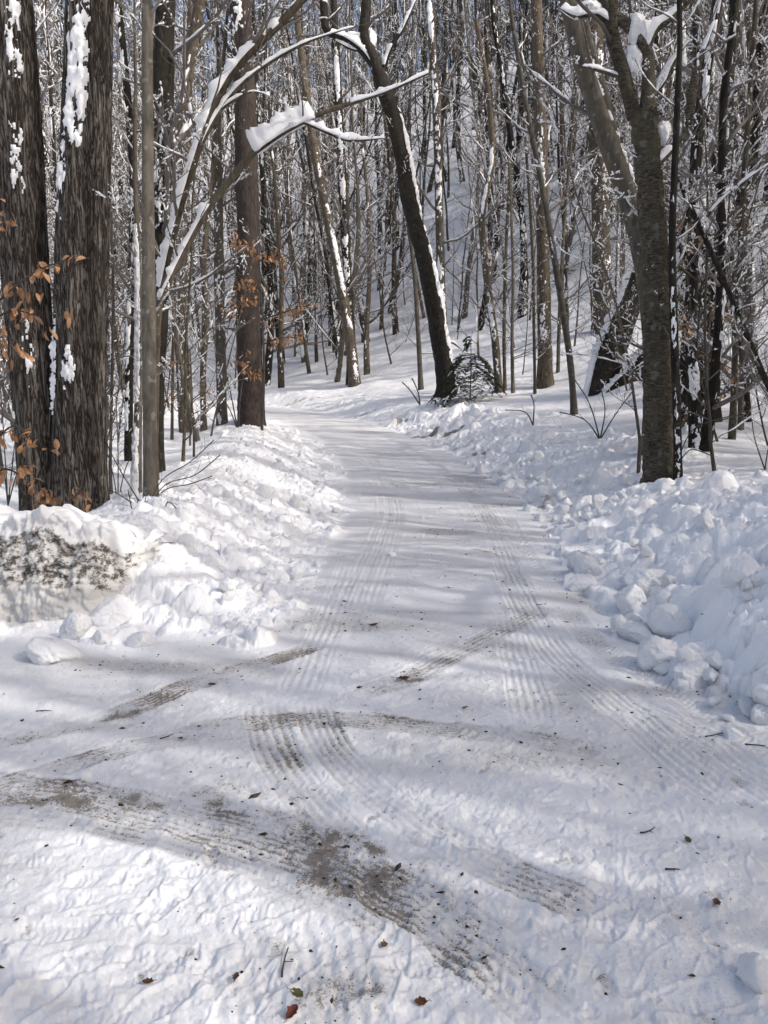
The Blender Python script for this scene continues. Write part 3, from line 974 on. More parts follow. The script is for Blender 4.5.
def trunk_surface(P, R, sides, step, disp=None):
    """a trunk with its own relief: disp(theta, s, r) gives the change of radius"""
    L = np.linalg.norm(np.diff(P, axis=0), axis=1).sum()
    n = max(6, int(L / step))
    Pp = resample(P, n); Rr = np.interp(np.linspace(0, 1, n), np.linspace(0, 1, len(R)), R)
    th = np.arange(sides) / sides * 2 * np.pi
    s = np.linspace(0, L, n)
    TH, SS = np.meshgrid(th, s)
    rad = np.repeat(Rr[:, None], sides, 1)
    if disp is not None:
        rad = rad + disp(TH, SS, rad)
    T = np.gradient(Pp, axis=0); T /= np.linalg.norm(T, axis=1)[:, None]
    e1 = np.array([1.0, 0, 0]) - T * T[:, 0:1]; e1 /= np.linalg.norm(e1, axis=1)[:, None]
    e2 = np.cross(T, e1)
    Vv = Pp[:, None] + rad[:, :, None] * (np.cos(TH)[:, :, None] * e1[:, None] + np.sin(TH)[:, :, None] * e2[:, None])
    Vv = Vv.reshape(-1, 3)
    k = np.arange(sides); k2 = (k + 1) % sides
    base = np.arange(n - 1)[:, None] * sides
    q = np.stack([base + k, base + k2, base + sides + k2, base + sides + k], 2).reshape(-1, 4)
    Vv = np.vstack([Vv, Pp[-1:]])
    top = (n - 1) * sides
    t = np.stack([top + k, top + k2, np.full(sides, len(Vv) - 1)], 1)
    return Vv, q, t


def cyl_noise(TH, SS, fr, fs, seed, octv=3):
    # seam-free noise around the trunk: blend two samplings
    u = TH / (2 * np.pi)
    a = fbm(u * fr, SS * fs, seed, octv); b = fbm((u - 1) * fr, SS * fs, seed, octv)
    w = sstep(0.75, 1.0, u)
    return a * (1 - w) + b * w


def furrow(seed, depth=0.022, fr=26, fs=1.6):
    def f(TH, SS, rad):
        wob = (cyl_noise(TH, SS, 5, 0.7, seed + 5, 2) - 0.5) * 0.8
        n1 = cyl_noise(TH + wob * 0.25, SS, fr, fs, seed, 2)
        n2 = cyl_noise(TH, SS, fr * 2.7, fs * 4, seed + 3, 3)
        ridge = np.abs(2 * n1 - 1)
        big = (cyl_noise(TH, SS, 3, 0.5, seed + 9, 2) - 0.5)
        return -depth * (1 - np.clip(ridge * 2.6, 0, 1)) + (n2 - 0.5) * depth * 0.6 + big * rad * 0.22
    return f


def flaky(seed, depth=0.012):
    def f(TH, SS, rad):
        n1 = cyl_noise(TH, SS, 12, 9, seed, 3); n2 = cyl_noise(TH, SS, 30, 22, seed + 3, 2)
        big = (cyl_noise(TH, SS, 3, 0.9, seed + 9, 2) - 0.5)
        return sstep(0.45, 0.55, n1) * depth + (n2 - 0.5) * depth * 0.8 + big * rad * 0.25
    return f


def knobbly(seed, amt=0.2, fine=0.006):
    def f(TH, SS, rad):
        return (cyl_noise(TH, SS, 3, 1.4, seed, 3) - 0.5) * rad * amt + (cyl_noise(TH, SS, 16, 8, seed + 1, 2) - 0.5) * fine
    return f


# ------------------------------------------------------------------ leaves
def leaf_template(L=0.075, wd=0.036, fold=0.25, curl=0.25):
    n = 6
    t = np.linspace(0, 1, n)
    w = wd * 0.5 * np.sin(np.pi * np.clip(t * 0.96 + 0.02, 0, 1)) ** 0.75
    V = []
    for i in range(n):
        zc = -curl * L * (t[i] ** 2)
        V += [(t[i] * L, -w[i], zc + fold * w[i]), (t[i] * L, 0, zc), (t[i] * L, w[i], zc + fold * w[i])]
    q = []
    for i in range(n - 1):
        a = i * 3
        q += [(a, a + 1, a + 4, a + 3), (a + 1, a + 2, a + 5, a + 4)]
    return np.array(V), np.array(q)


def rand_rot(rg, droop=-0.6):
    az = rg.uniform(0, 6.283); el = rg.normal(droop, 0.4); roll = rg.normal(0, 0.7)
    return np.array(Matrix.Rotation(az, 3, 'Z') @ Matrix.Rotation(-el, 3, 'Y') @ Matrix.Rotation(roll, 3, 'X'))


def leaves_mesh(name, spots, rg, mat, L=0.075, droop=-0.7):
    parts = []
    for p in spots:
        v, q = leaf_template(L * rg.uniform(0.7, 1.15), L * 0.46 * rg.uniform(0.8, 1.2), rg.uniform(0.1, 0.6), rg.uniform(0.05, 0.5))
        parts.append((v @ rand_rot(rg, droop).T + np.asarray(p)[None], q, None))
    v, q, t = join(parts)
    return v, q


# ------------------------------------------------------------------ tree templates
print('templates')


def path_up(h, lean, rg, n=14, wob=0.05):
    P = [np.zeros(3)]
    d = np.array([lean[0], lean[1], 1.0])
    for i in range(n - 1):
        d = d + rg.normal(0, wob, 3) * np.array([1, 1, 0.2])
        d[:2] += (np.array(lean) * 0.7 - d[:2]) * 0.15
        P.append(P[-1] + d / np.linalg.norm(d) * h / (n - 1))
    return np.array(P)


TEMPL = {}


def template(key, name, cat, h, r, mat, twigmat, seed, nb, tmin, lenf, maxlevel, snow, shell, elev=(15, 60), droop=0.0, density=(7, 5, 3), lean=0.06, leaves=None, fork=False):
    rg = np.random.default_rng(seed)
    ln = rg.normal(0, lean, 2)
    P = path_up(h, ln, rg)
    P = np.vstack([[P[0] - np.array([0, 0, 0.5])], P])
    t = np.linspace(0, 1, len(P))
    R = r * (1 - 0.82 * t ** 1.2); R[0] = r * 1.35; R[1] = r * 1.18
    tv, tq, tt = trunk_surface(smooth_poly(P, 3), np.interp(np.linspace(0, 1, 3 * (len(P) - 1) + 1), t, R), 10 if r > 0.06 else 7, max(0.18, h / 70), knobbly(seed, 0.25, 0.004))
    C, S = Tubes(), Tubes()
    trunkT = [(tv, tq, tt)]
    if fork:
        p, rr, d = lerp_path(P, R, 0.32)
        P2 = path_up(h * 0.62, (ln[0] * 2 + rg.normal(0, 0.25), rg.normal(0, 0.25)), rg) + p
        R2 = rr * 0.72 * (1 - 0.8 * np.linspace(0, 1, len(P2)))
        trunkT.append(trunk_surface(P2, R2, 8, 0.25, knobbly(seed + 4)))
        grow(C, S, P2, R2, rg, nb // 2, 0.25, lenf, 1, maxlevel, snow, 1.0, elev, droop, 0.5, density)
    grow(C, S, P, R, rg, nb, tmin, lenf, 1, maxlevel, snow, 1.0, elev, droop, 0.5, density)
    parts = []
    if S.b:
        parts.append(S.arrays())
    if shell > 0:
        v, q = shell_snow(P, R, rg, math.radians(rg.uniform(180, 330)), 0.9, shell - 0.04, 0.03 + r * 0.12, seed, 0.08, 9, max(0.07, r * 0.7))
        if len(q): parts.append((v, q, None))
    root = thing(name, None, cat, (0, 0, -500))
    kids = []
    v, q, t3 = join(trunkT)
    kids.append(link('trunk', make_mesh('trunk', v, q, t3, [M[mat]]), root))
    me = C.mesh('crown', M[twigmat]); kids.append(link('crown', me, root))
    if parts:
        v, q, t3 = join(parts)
        kids.append(link('snow_clumps', make_mesh('snow_clumps', v, q, t3, [M['snow']]), root))
    if leaves:
        spots = []
        for (n, s), Lb in C.b.items():
            if n <= 4:
                for p, r_ in Lb:
                    if p[0][2] < leaves[1] and rg.random() < leaves[0]:
                        for u in range(3):
                            spots.append(p[rg.integers(1, len(p))] + rg.normal(0, 0.02, 3))
        v, q = leaves_mesh('leaves', spots, rg, None, 0.075)
        kids.append(link('leaves', make_mesh('leaves', v, q, None, [M[leaves[2]]]), root))
    KIDS[root.name] = kids
    TEMPL[key] = root
    return root


for i, (h, r, mat) in enumerate([(17, .12, 'brown'), (18, .10, 'dark'), (16, .085, 'grey'), (19, .135, 'dark'), (15, .08, 'brown'), (17, .105, 'grey')]):
    template(f'canopy{i}', 'bare_tree', 'tree', h, r, mat, 'twig' if i % 2 else 'twig_dark', 100 + i, 26, 0.13, 3.2, 4, 0.42, 0.42 + 0.07 * (i % 3), density=(7, 4, 3), fork=(i in (1, 4)))
for i, (h, r, mat) in enumerate([(12, .06, 'grey'), (11, .05, 'brown'), (13, .075, 'dark'), (10, .045, 'grey')]):
    template(f'pole{i}', 'young_tree', 'tree', h, r, mat, 'twig', 130 + i, 24, 0.10, 1.9, 3, 0.55, 0.50, density=(8, 5, 3), lean=0.12)
for i, (h, r) in enumerate([(5.5, .028), (4.5, .022), (6.5, .034)]):
    template(f'sap{i}', 'sapling', 'sapling', h, r, 'brown' if i else 'grey', 'twig_dark' if i else 'twig', 150 + i, 18, 0.12, 1.3, 3, 0.30, 0.0, elev=(5, 50), density=(7, 4, 3), lean=0.16)
for i, (h, r, mat) in enumerate([(19, .14, 'brown'), (16, .09, 'grey'), (20, .13, 'dark'), (14, .06, 'brown')]):
    SNOWN[0] = 4
    template(f'far{i}', 'bare_tree', 'tree', h, r, mat, 'twig' if i % 2 else 'twig_dark', 170 + i, 24, 0.22, 2.8, 3, 0.38, 0.56, density=(5, 3, 3), fork=(i == 0))
SNOWN[0] = 6
for i in range(2):
    template(f'beech{i}', 'beech_sapling', 'sapling', 3.4 + i, .022, 'grey', 'twig', 160 + i, 14, 0.15, 1.1, 3, 0.35, 0.0, elev=(-5, 35), droop=0.05, density=(6, 4, 3), lean=0.1, leaves=(0.5, 9, 'leaf_pale'))

# ------------------------------------------------------------------ hand-placed trees
print('hero trees', {k: sum(len(c.data.vertices) for c in KIDS[r.name]) for k, r in TEMPL.items()})
SNOWN[0] = 7
HERO_XY = []


def pix_path(pts, Y, smooth=5):
    """pts: (px, py, width_px[, dY])"""
    P = np.array([at(p[0], p[1], Y + (p[3] if len(p) > 3 else 0)) for p in pts])
    R = np.array([pxsize(p[2], Y) * 0.5 for p in pts])
    if len(P) == 2:
        P = np.array([P[0], (P[0] + P[1]) / 2, P[1]]); R = np.array([R[0], R[:].mean(), R[1]])
    PR = smooth_poly(np.hstack([P, R[:, None]]), smooth)
    return PR[:, :3], np.maximum(PR[:, 3], 0.004)


def hero(name, label, cat, pts, Y=None, mat='brown', group=None, limbs=(), top=11.0, nb=14, lenf=2.2, maxlevel=3, snow=0.5, shell=(), disp=None, sides=14, step=0.10,
         tmin=0.25, elev=(10, 55), twig='twig', density=(6, 4, 3), bsnow=None, root_flare=1.25, extend=True, seed=1, leaves=None, twigs_on_limbs=5, crotch=()):
    rg = np.random.default_rng(seed)
    bx, by = pts[0][0], pts[0][1]
    if Y is None:
        Y = hit(bx, by)[1]
    P, R = pix_path(pts, Y)
    base = P[0].copy()
    gz = ground_at(base[0], base[1])
    # into the ground
    P = np.vstack([[base + (P[0] - P[3]) / max(np.linalg.norm(P[0] - P[3]), .01) * 0.0 + np.array([0, 0, min(gz, base[2]) - base[2] - 0.45])], P])
    R = np.concatenate([[R[0] * root_flare * 1.15], R]); R[1] *= root_flare; R[2] *= 1 + (root_flare - 1) * 0.45
    if extend:
        d = P[-1] - P[-4]; d /= np.linalg.norm(d)
        if Y > 24 and top > 12: top = top + 6
        hh = top - (P[-1][2] - gz)
        if hh > 0.5:
            n = 8; q = [P[-1]]; v = d.copy()
            for i in range(n):
                v = v + rg.normal(0, 0.05, 3); v[2] += 0.04; v /= np.linalg.norm(v)
                q.append(q[-1] + v * hh / n)
            P = np.vstack([P, q[1:]]); R = np.concatenate([R, R[-1] * np.linspace(1, 0.25, n + 1)[1:]])
    s = np.concatenate([[0], np.cumsum(np.linalg.norm(np.diff(P, axis=0), axis=1))])
    m = 60
    tt = np.linspace(0, s[-1], m)
    R = np.interp(tt, s, R); P = np.stack([np.interp(tt, s, P[:, k]) for k in range(3)], 1)
    org = np.array([base[0], base[1], gz])
    HERO_XY.append(org[:2])
    root = thing(name, label, cat, org, group)
    v, q, t = trunk_surface(P, R, sides, step, disp or knobbly(seed, 0.18))
    link('trunk', make_mesh('trunk', v - org, q, t, [M[mat]]), root)
    C, S = Tubes(), Tubes()
    parts = []
    if nb:
        grow(C, S, P, R, rg, int(nb * 1.5), tmin * 0.8, lenf, 1, 4 if maxlevel == 3 and Y < 26 else maxlevel, snow if bsnow is None else bsnow, 1.0, elev, 0.0, 0.4, density)
    for lp in limbs:
        lpts, cover, size = lp[0], lp[1], lp[2]
        LP, LR = pix_path(lpts, Y, 6)
        LR = LR * np.interp(np.linspace(0, 1, len(LR)), [0, 0.7, 1], [1, 1, 0.35])
        v, q, t = trunk_surface(LP, LR, 9, 0.05, knobbly(seed + 3, 0.2, 0.003))
        link('limb', make_mesh('limb', v - org, q, t, [M[mat]]), root)
        if cover > 0:
            big_snow(parts, LP, LR, rg, cover, size)
        if twigs_on_limbs:
            grow(C, S, LP, LR, rg, twigs_on_limbs, 0.25, np.linalg.norm(LP[-1] - LP[0]) * 0.35, 2, 3, 0.4, 1.0, elev, 0.0, 0.4, (5, 4, 3))
    for (f0, f1, az, half, cov, thick, grain) in shell:
        i0, i1 = int(f0 * (m - 1)), int(f1 * (m - 1)) + 1
        v, q = shell_snow(P[i0:i1], R[i0:i1], rg, math.radians(az), half, cov, thick, seed * 13 + int(az) + i0, 0.022 if Y < 14 else 0.04, 23 if Y < 14 else 13, grain)
        if len(q): parts.append((v, q, None))
    for (cx_, cy_, wd, hg) in crotch:
        c = at(cx_, cy_, Y)
        v, t3 = blob(rg)
        parts.append((v * np.array([pxsize(wd, Y) / 2, pxsize(min(wd, hg) * 0.9, Y) / 2, pxsize(hg, Y) / 2])[None] + c[None], None, t3))
    if C.b: link('crown', C.mesh('crown', M[twig], org), root)
    if S.b: parts.append(S.arrays())
    if leaves:
        spots = []
        for (n, s_), Lb in C.b.items():
            if n <= 6:
                for p, r_ in Lb:
                    if rg.random() < leaves[0] and p[0][2] < leaves[2]:
                        for u in range(4): spots.append(p[rg.integers(1, len(p))] + rg.normal(0, 0.02, 3))
        if spots:
            v, q = leaves_mesh('leaves', spots, rg, None, leaves[3] if len(leaves) > 3 else 0.075)
            link('leaves', make_mesh('leaves', v - org, q, None, [M[leaves[1]]]), root)
    if parts:
        v, q, t = join(parts)
        link('snow_clumps', make_mesh('snow_clumps', v - org, q, t, [M['snow']]), root)
    return root, P, R, Y, org


def blob(rg):
    import bmesh
    bm = bmesh.new(); bmesh.ops.create_icosphere(bm, subdivisions=4, radius=1.0)
    co = np.array([v.co[:] for v in bm.verts]); tri = np.array([[v.index for v in f.verts] for f in bm.faces]); bm.free()
    sd = int(rg.integers(0, 900))
    r = 0.85 + (fbm(co[:, 0] * 2 + 5, co[:, 1] * 2 + co[:, 2] * 1.7, sd, 4, 0.6) - 0.5) * 0.9
    co = co * r[:, None]
    co[:, 0] *= 1 + 0.25 * co[:, 2]
    return co, tri


def big_snow(parts, P, R, rg, cover, size, half=None):
    """thick continuous ridge of snow lying on a limb"""
    n = max(12, int(np.linalg.norm(np.diff(P, axis=0), axis=1).sum() / 0.025))
    Pp = resample(P, n); Rr = np.interp(np.linspace(0, 1, n), np.linspace(0, 1, len(R)), R)
    s = np.linspace(0, n * 0.025, n)
    sd = int(rg.integers(0, 900))
    nz = fbm(s / 0.22, s * 0 + 3, sd, 3, 0.6)
    gap = vnoise(s / 0.5, s * 0 + 8, sd + 4)
    h = np.clip((nz - 0.25) * 1.7 if size < 0.2 else 0.35 + 0.35 * nz, 0.10, 1) * size * ((0.45 + 1.1 * vnoise(s / 0.07, s * 0 + 1, sd + 21)) if size < 0.2 else (0.8 + 0.35 * vnoise(s / 0.05, s * 0 + 1, sd + 21)))
    h = h * sstep(1.0 - cover - 0.12, 1.0 - cover + 0.06, gap * 0.85 + 0.1 + 0.3 * (cover > 0.8))
    T = np.gradient(Pp, axis=0); T /= np.linalg.norm(T, axis=1)[:, None]
    up = np.array([0, 0, 1.0])
    side = np.cross(T, up); side /= np.maximum(np.linalg.norm(side, axis=1)[:, None], 1e-6)
    nn = np.cross(side, T)
    # on steep stems the snow sits on the upper side
    th = np.linspace(-0.15, np.pi + 0.15, 13) if half is None else np.linspace(np.pi / 2 - half, np.pi / 2 + half, 13)
    lump2 = fbm(s[:, None] / 0.07 + 0 * th, th[None] * 1.6 + 0 * s[:, None], sd + 9, 4, 0.65)
    hw = Rr[:, None] * 0.95 + 0.006
    hh = Rr[:, None] + (h[:, None] * (0.45 + 1.1 * lump2))
    tp = np.minimum(np.arange(n), n - 1 - np.arange(n)) / max(4, 0.10 * n)
    h = h * np.clip(tp, 0.0, 1) ** 0.5
    on = (h > 0.004)
    hh = np.where(on[:, None], hh, Rr[:, None] * 0.8); hw = np.where(on[:, None], hw + (0.25 if half is None else 0.0) * h[:, None] * (0.4 + 1.2 * lump2), Rr[:, None] * 0.8)
    Vv = Pp[:, None] + np.cos(th)[None, :, None] * hw[:, :, None] * side[:, None] + np.sin(th)[None, :, None] * hh[:, :, None] * nn[:, None]
    # close underneath along the limb's axis
    na = len(th)
    Vv = np.concatenate([Vv, Pp[:, None]], 1)
    na += 1
    ii = np.arange(n * na).reshape(n, na)
    jn = (np.arange(na) + 1) % na
    q = np.stack([ii[:-1], ii[:-1][:, jn], ii[1:][:, jn], ii[1:]], 2)
    kk = on[:-1] | on[1:]
    parts.append((Vv.reshape(-1, 3), q[kk].reshape(-1, 4)[:, ::-1], None))


# --- the two big maples on the left
hero('maple_tree', 'broad furrowed maple trunk with snow plastered down its upper front, second from the left edge', 'tree',
     [(81, 520, 57), (80, 440, 54), (81, 350, 52), (83, 250, 49), (86, 150, 46), (89, 60, 43), (91, -20, 42)], 9.0, 'maple', 'large maples behind the left bank',
     top=16, nb=16, tmin=0.5, lenf=3.0, disp=furrow(5, 0.026, 26, 1.3), sides=200, step=0.02,
     shell=[(0.28, 0.50, 258, 0.66, 0.69, 0.03, 0.10), (0.22, 0.32, 222, 0.45, 0.58, 0.03, 0.07), (0.125, 0.165, 262, 0.35, 0.72, 0.03, 0.06), (0.11, 0.18, 205, 0.4, 0.6, 0.03, 0.06)], seed=21, root_flare=1.18, bsnow=0.5)
hero('maple_tree', 'leaning furrowed maple trunk at the left edge, joined at the foot to a broader one', 'tree',
     [(44, 520, 42), (38, 430, 44), (30, 340, 44), (23, 250, 44), (18, 150, 44), (13, 60, 42), (8, -20, 40)], 9.1, 'maple', 'large maples behind the left bank',
     top=16, nb=14, tmin=0.5, lenf=3.0, disp=furrow(8, 0.024, 22, 1.4), sides=180, step=0.022,
     shell=[(0.33, 0.50, 302, 0.5, 0.58, 0.03, 0.09), (0.24, 0.32, 292, 0.4, 0.60, 0.028, 0.07), (0.13, 0.19, 290, 0.4, 0.64, 0.03, 0.06)], seed=22, root_flare=1.1, bsnow=0.5)
# --- slim grey tree and dark snowy trunk beside it
hero('young_tree', 'slim smooth grey tree standing alone in front of snow laden stems beside the broad maple', 'tree',
     [(151, 512, 15), (150, 420, 14), (149, 300, 12.5), (148, 150, 11), (147, -10, 9.5)], 8.4, 'grey', None, top=12, nb=10, tmin=0.45, lenf=1.4, sides=18, step=0.05, seed=23, root_flare=1.15)
hero('bare_tree', 'dark rough trunk with snow patches right behind the slim grey tree', 'tree',
     [(156, 462, 15), (157, 380, 16), (160, 250, 19), (162, 120, 20), (166, 0, 18)], 12.5, 'dark', None, top=14, nb=16, tmin=0.2, lenf=2.2, disp=knobbly(31, 0.3, 0.012), sides=28,
     shell=[(0.28, 0.45, 262, 0.8, 0.68, 0.03, 0.09), (0.1, 0.25, 240, 0.7, 0.52, 0.03, 0.07)], seed=24)
# --- snow laden leaning stems
hero('bowed_tree', 'leaning stem thickly ridged with snow rising over the road beside the slim grey tree', 'tree',
     [(154, 480, 8), (155, 380, 8), (158, 300, 8), (172, 235, 9), (192, 165, 10), (215, 100, 9.5), (243, 58, 9), (275, 28, 8), (310, -8, 7)], 11.0, 'brown', 'snow laden leaning stems',
     top=8, nb=10, tmin=0.45, lenf=1.5, maxlevel=3, seed=25, sides=10, bsnow=0.8,
     limbs=[([(192, 165, 5), (215, 118, 5), (245, 80, 4.5), (300, 45, 3.5), (360, 25, 2.5)], 0.75, 0.05), ([(158, 300, 8), (172, 235, 9), (192, 165, 10), (215, 100, 9.5), (243, 58, 9), (275, 28, 8), (310, -8, 7)], 0.72, 0.10),
            ([(205, 130, 5), (222, 108, 4), (250, 92, 3), (270, 96, 2)], 0.8, 0.05)])
hero('bowed_tree', 'arched snow laden stem bent low over the road, wedge of snow near tip', 'tree',
     [(155, 480, 7), (156, 380, 7), (160, 300, 7), (178, 262, 8), (205, 212, 7.5), (232, 178, 7), (256, 150, 6.5), (290, 128, 5.5), (330, 110, 4.5), (385, 92, 3.5), (430, 72, 2.5)], 10.6, 'brown', 'snow laden leaning stems',
     extend=False, nb=6, tmin=0.4, lenf=0.9, seed=26, sides=10, bsnow=0.8,
     limbs=[([(160, 300, 7), (178, 262, 8), (205, 212, 7.5), (228, 183, 7)], 0.75, 0.09), ([(254, 152, 6.5), (285, 131, 5.5), (316, 116, 4.5)], 1.0, 0.36), ([(350, 103, 4.5), (385, 92, 3.5), (430, 72, 2.5)], 0.9, 0.05),
            ([(300, 120, 4), (330, 133, 4), (350, 140, 3.5), (385, 138, 3)], 0.9, 0.10)], twigs_on_limbs=6)
hero('bare_tree', 'straight steep stem with snow along its upper side behind the snow laden leaning stems', 'tree',
     [(149, 455, 9), (152, 330, 9), (162, 210, 10), (178, 130, 11), (190, 60, 10.5), (202, -10, 10)], 14.0, 'brown', None, top=12, nb=14, lenf=1.6, seed=27,
     shell=[(0.25, 0.6, 255, 0.9, 0.75, 0.03, 0.08)])
# --- dark pine trunk at the road
hero('pine_tree', 'dark red brown straight pine trunk at the left edge of the road bend', 'tree',
     [(251, 425, 27), (250, 380, 24), (249, 300, 22), (247, 180, 20.5), (243, 60, 19.5), (239, -20, 19)], 21.0, 'pine', None, top=19, nb=16, tmin=0.55, lenf=2.6, disp=flaky(41, 0.02), sides=36, seed=28, root_flare=1.15, twig='twig_dark',
     shell=[(0.52, 0.58, 250, 0.9, 0.75, 0.06, 0.1)])
# --- forked slanting pair beyond the road
hero('bare_tree', 'slanting trunk rooted on the slope straight ahead, just beyond the road bend', 'tree',
     [(355, 386, 11), (350, 340, 10.5), (340, 280, 9.5), (328, 220, 8.5), (316, 160, 8), (306, 90, 7), (296, 10, 6)], None, 'brown', None, top=15, nb=16, lenf=2.6, seed=29, twig='twig',
     shell=[(0.03, 0.6, 300, 0.7, 0.52, 0.03, 0.12)])
hero('bare_tree', 'upright snow speckled trunk standing against the slanting trunk beyond the road bend', 'tree',
     [(352, 384, 10), (350, 320, 9), (346, 250, 8.5), (342, 170, 8), (338, 90, 7), (334, 0, 6)], None, 'dark', None, top=16, nb=18, lenf=2.6, seed=30,
     shell=[(0.03, 0.75, 265, 1.0, 0.60, 0.035, 0.12)])
hero('bare_tree', 'thin slanting trunk on the open slope behind the slanting trunk', 'tree',
     [(366, 342, 7), (358, 290, 6.5), (346, 230, 6), (338, 160, 5)], None, 'brown', None, top=14, nb=14, lenf=2.4, seed=31, shell=[(0.03, 0.8, 290, 0.8, 0.6, 0.03, 0.12)])
hero('bare_tree', 'slanting grey trunk with fresh snow stripe left of the trunk pair at the bend', 'tree',
     [(338, 352, 9), (332, 310, 8.5), (322, 250, 8), (310, 190, 7), (296, 120, 6.5), (284, 40, 6)], None, 'grey', None, top=15, nb=14, lenf=2.4, seed=32, shell=[(0.03, 0.8, 290, 0.8, 0.62, 0.03, 0.12)])
# --- leaning dark maple
hero('maple_tree', 'dark crooked maple leaning left on the slope above the road bend, snow in its fork', 'tree',
     [(446, 395, 20), (445, 372, 19), (438, 330, 17.5), (430, 285, 17), (420, 240, 16.5), (410, 200, 16.5), (404, 165, 16), (396, 125, 15.5), (386, 95, 15), (378, 72, 13)], None, 'dark', None, seed=33, extend=False, nb=5, tmin=0.55, lenf=1.2,
     disp=knobbly(61, 0.35, 0.02), sides=30, twig='twig_dark', bsnow=0.9, root_flare=1.25,
     limbs=[([(380, 80, 12), (374, 60, 10), (364, 35, 10), (366, 10, 10), (368, -40, 9), (372, -160, 7), (365, -300, 4)], 0.0, 0.05), ([(378, 72, 8), (362, 50, 8), (345, 38, 7), (327, 30, 7), (324, 10, 7), (320, -60, 6), (325, -200, 3)], 0.45, 0.14),
            ([(388, 98, 5), (384, 70, 5), (392, 45, 4), (402, 30, 4), (420, -10, 3)], 0.6, 0.1), ([(374, 45, 3), (356, 50, 3), (335, 40, 3)], 1, 0.2),
            ([(440, 345, 3), (452, 342, 3), (462, 350, 2.5)], 0.5, 0.05)], crotch=[(371, 40, 10, 22), (352, 36, 20, 9), (384, 88, 6, 16)],
     shell=[(0.15, 0.95, -15, 0.7, 0.66, 0.05, 0.2)])
hero('birch_tree', 'pale slender trunk coated white with snow just right of the crooked dark maple', 'tree',
     [(444, 350, 9), (441, 280, 8.5), (439, 200, 8), (437, 120, 8), (432, 40, 7), (428, -10, 6)], 31, 'grey', None, top=19, nb=16, lenf=2.6, seed=34, shell=[(0.02, 0.9, 265, 1.1, 0.66, 0.03, 0.14)])
# --- centre right
hero('bare_tree', 'thin crooked tree beside the small hemlock on the slope', 'tree',
     [(499, 392, 8), (495, 340, 7.5), (487, 280, 7), (482, 215, 6.5), (492, 160, 6), (488, 90, 5), (476, 20, 4)], None, 'brown', None, top=11, nb=18, lenf=1.9, seed=35, shell=[(0.05, 0.7, 250, 0.9, 0.55, 0.03, 0.1)])
hero('bare_tree', 'straight dark brown trunk on the slope midway between the hemlock and the sawn log', 'tree',
     [(545, 386, 15), (544, 320, 13.5), (543, 240, 12.5), (541, 150, 12), (538, 60, 11), (536, -10, 10)], None, 'brown', None, top=17, nb=20, lenf=2.6, seed=36, disp=knobbly(66, 0.25, 0.012), sides=22, shell=[(0.1, 0.8, 255, 0.8, 0.45, 0.03, 0.1)])
hero('young_tree', 'slim grey leaning young tree rooted nearest the road in front of the sawn log', 'tree',
     [(574, 413, 6.5), (570, 360, 6.5), (558, 280, 6.5), (548, 220, 6), (538, 165, 5.5), (525, 100, 5), (512, 20, 4)], None, 'grey', None, top=10, nb=14, lenf=1.5, seed=37, sides=10)
hero('bare_tree', 'brown trunk behind the sawn log, snow plastered halfway up', 'tree',
     [(603, 330, 20), (602, 280, 18), (600, 200, 17), (597, 120, 16), (594, 20, 15)], None, 'brown', None, top=18, nb=18, lenf=2.8, seed=38, disp=knobbly(68, 0.25, 0.015), sides=20, shell=[(0.05, 0.5, 300, 0.8, 0.52, 0.04, 0.12)])
# --- the big right hand tree
hero('birch_tree', 'stout flaky barked birch at the right snow bank with snow packed in its fork', 'tree',
     [(659, 474, 27), (658, 430, 25), (657, 350, 24), (655, 270, 24), (651, 200, 23), (647, 150, 23), (643, 112, 22)], 10.6, 'flaky', None, extend=False, seed=39, nb=6, tmin=0.35, lenf=1.0, disp=flaky(71, 0.024), sides=72, step=0.03, root_flare=1.15,
     twig='twig_dark', bsnow=0.8,
     limbs=[([(635, 118, 14), (624, 75, 12), (615, 45, 11), (611, 20, 11), (608, -60, 10), (590, -300, 7), (585, -500, 3)], 0, 0), ([(648, 112, 17), (649, 80, 12), (645, 48, 10), (628, 25, 10), (605, 5, 9), (595, -60, 8)], 0, 0),
            ([(646, 48, 10), (655, 28, 9), (672, 15, 7), (700, -20, 6), (740, -120, 4)], 0.6, 0.06), ([(655, 165, 9), (672, 148, 8), (688, 130, 8), (694, 80, 6), (715, 20, 5)], 0.7, 0.10),
            ([(650, 100, 7), (664, 80, 6), (672, 62, 5), (690, 40, 4)], 0.6, 0.06), ([(625, 78, 5), (600, 70, 4.5), (582, 66, 4)], 0.7, 0.05), ([(614, 26, 7), (596, 14, 6), (576, 16, 5), (560, 8, 3)], 0.9, 0.10), ([(654, 248, 4), (672, 262, 3.5), (700, 282, 2.5)], 0.5, 0.03)],
     shell=[(0.02, 0.12, 215, 0.6, 0.5, 0.03, 0.06)], crotch=[(633, 62, 17, 32), (638, 30, 22, 30), (662, 133, 15, 24), (649, 243, 11, 20), (642, 138, 9, 14), (590, 8, 22, 14)])
hero('bare_tree', 'smooth grey trunk leaning left out from behind the stout flaky birch', 'tree',
     [(655, 420, 19), (652, 330, 19), (642, 250, 20), (624, 185, 20), (606, 135, 19), (588, 80, 18), (573, 20, 17), (560, -30, 16)], 12.4, 'grey', None, top=13, nb=12, tmin=0.5, lenf=2.2, seed=40, sides=22, disp=knobbly(72, 0.12, 0.006),
     shell=[(0.2, 0.5, 340, 0.6, 0.6, 0.04, 0.1)], limbs=[([(618, 170, 14), (606, 110, 13), (592, 60, 12), (578, 5, 11), (568, -60, 9)], 0.0, 0.0)])
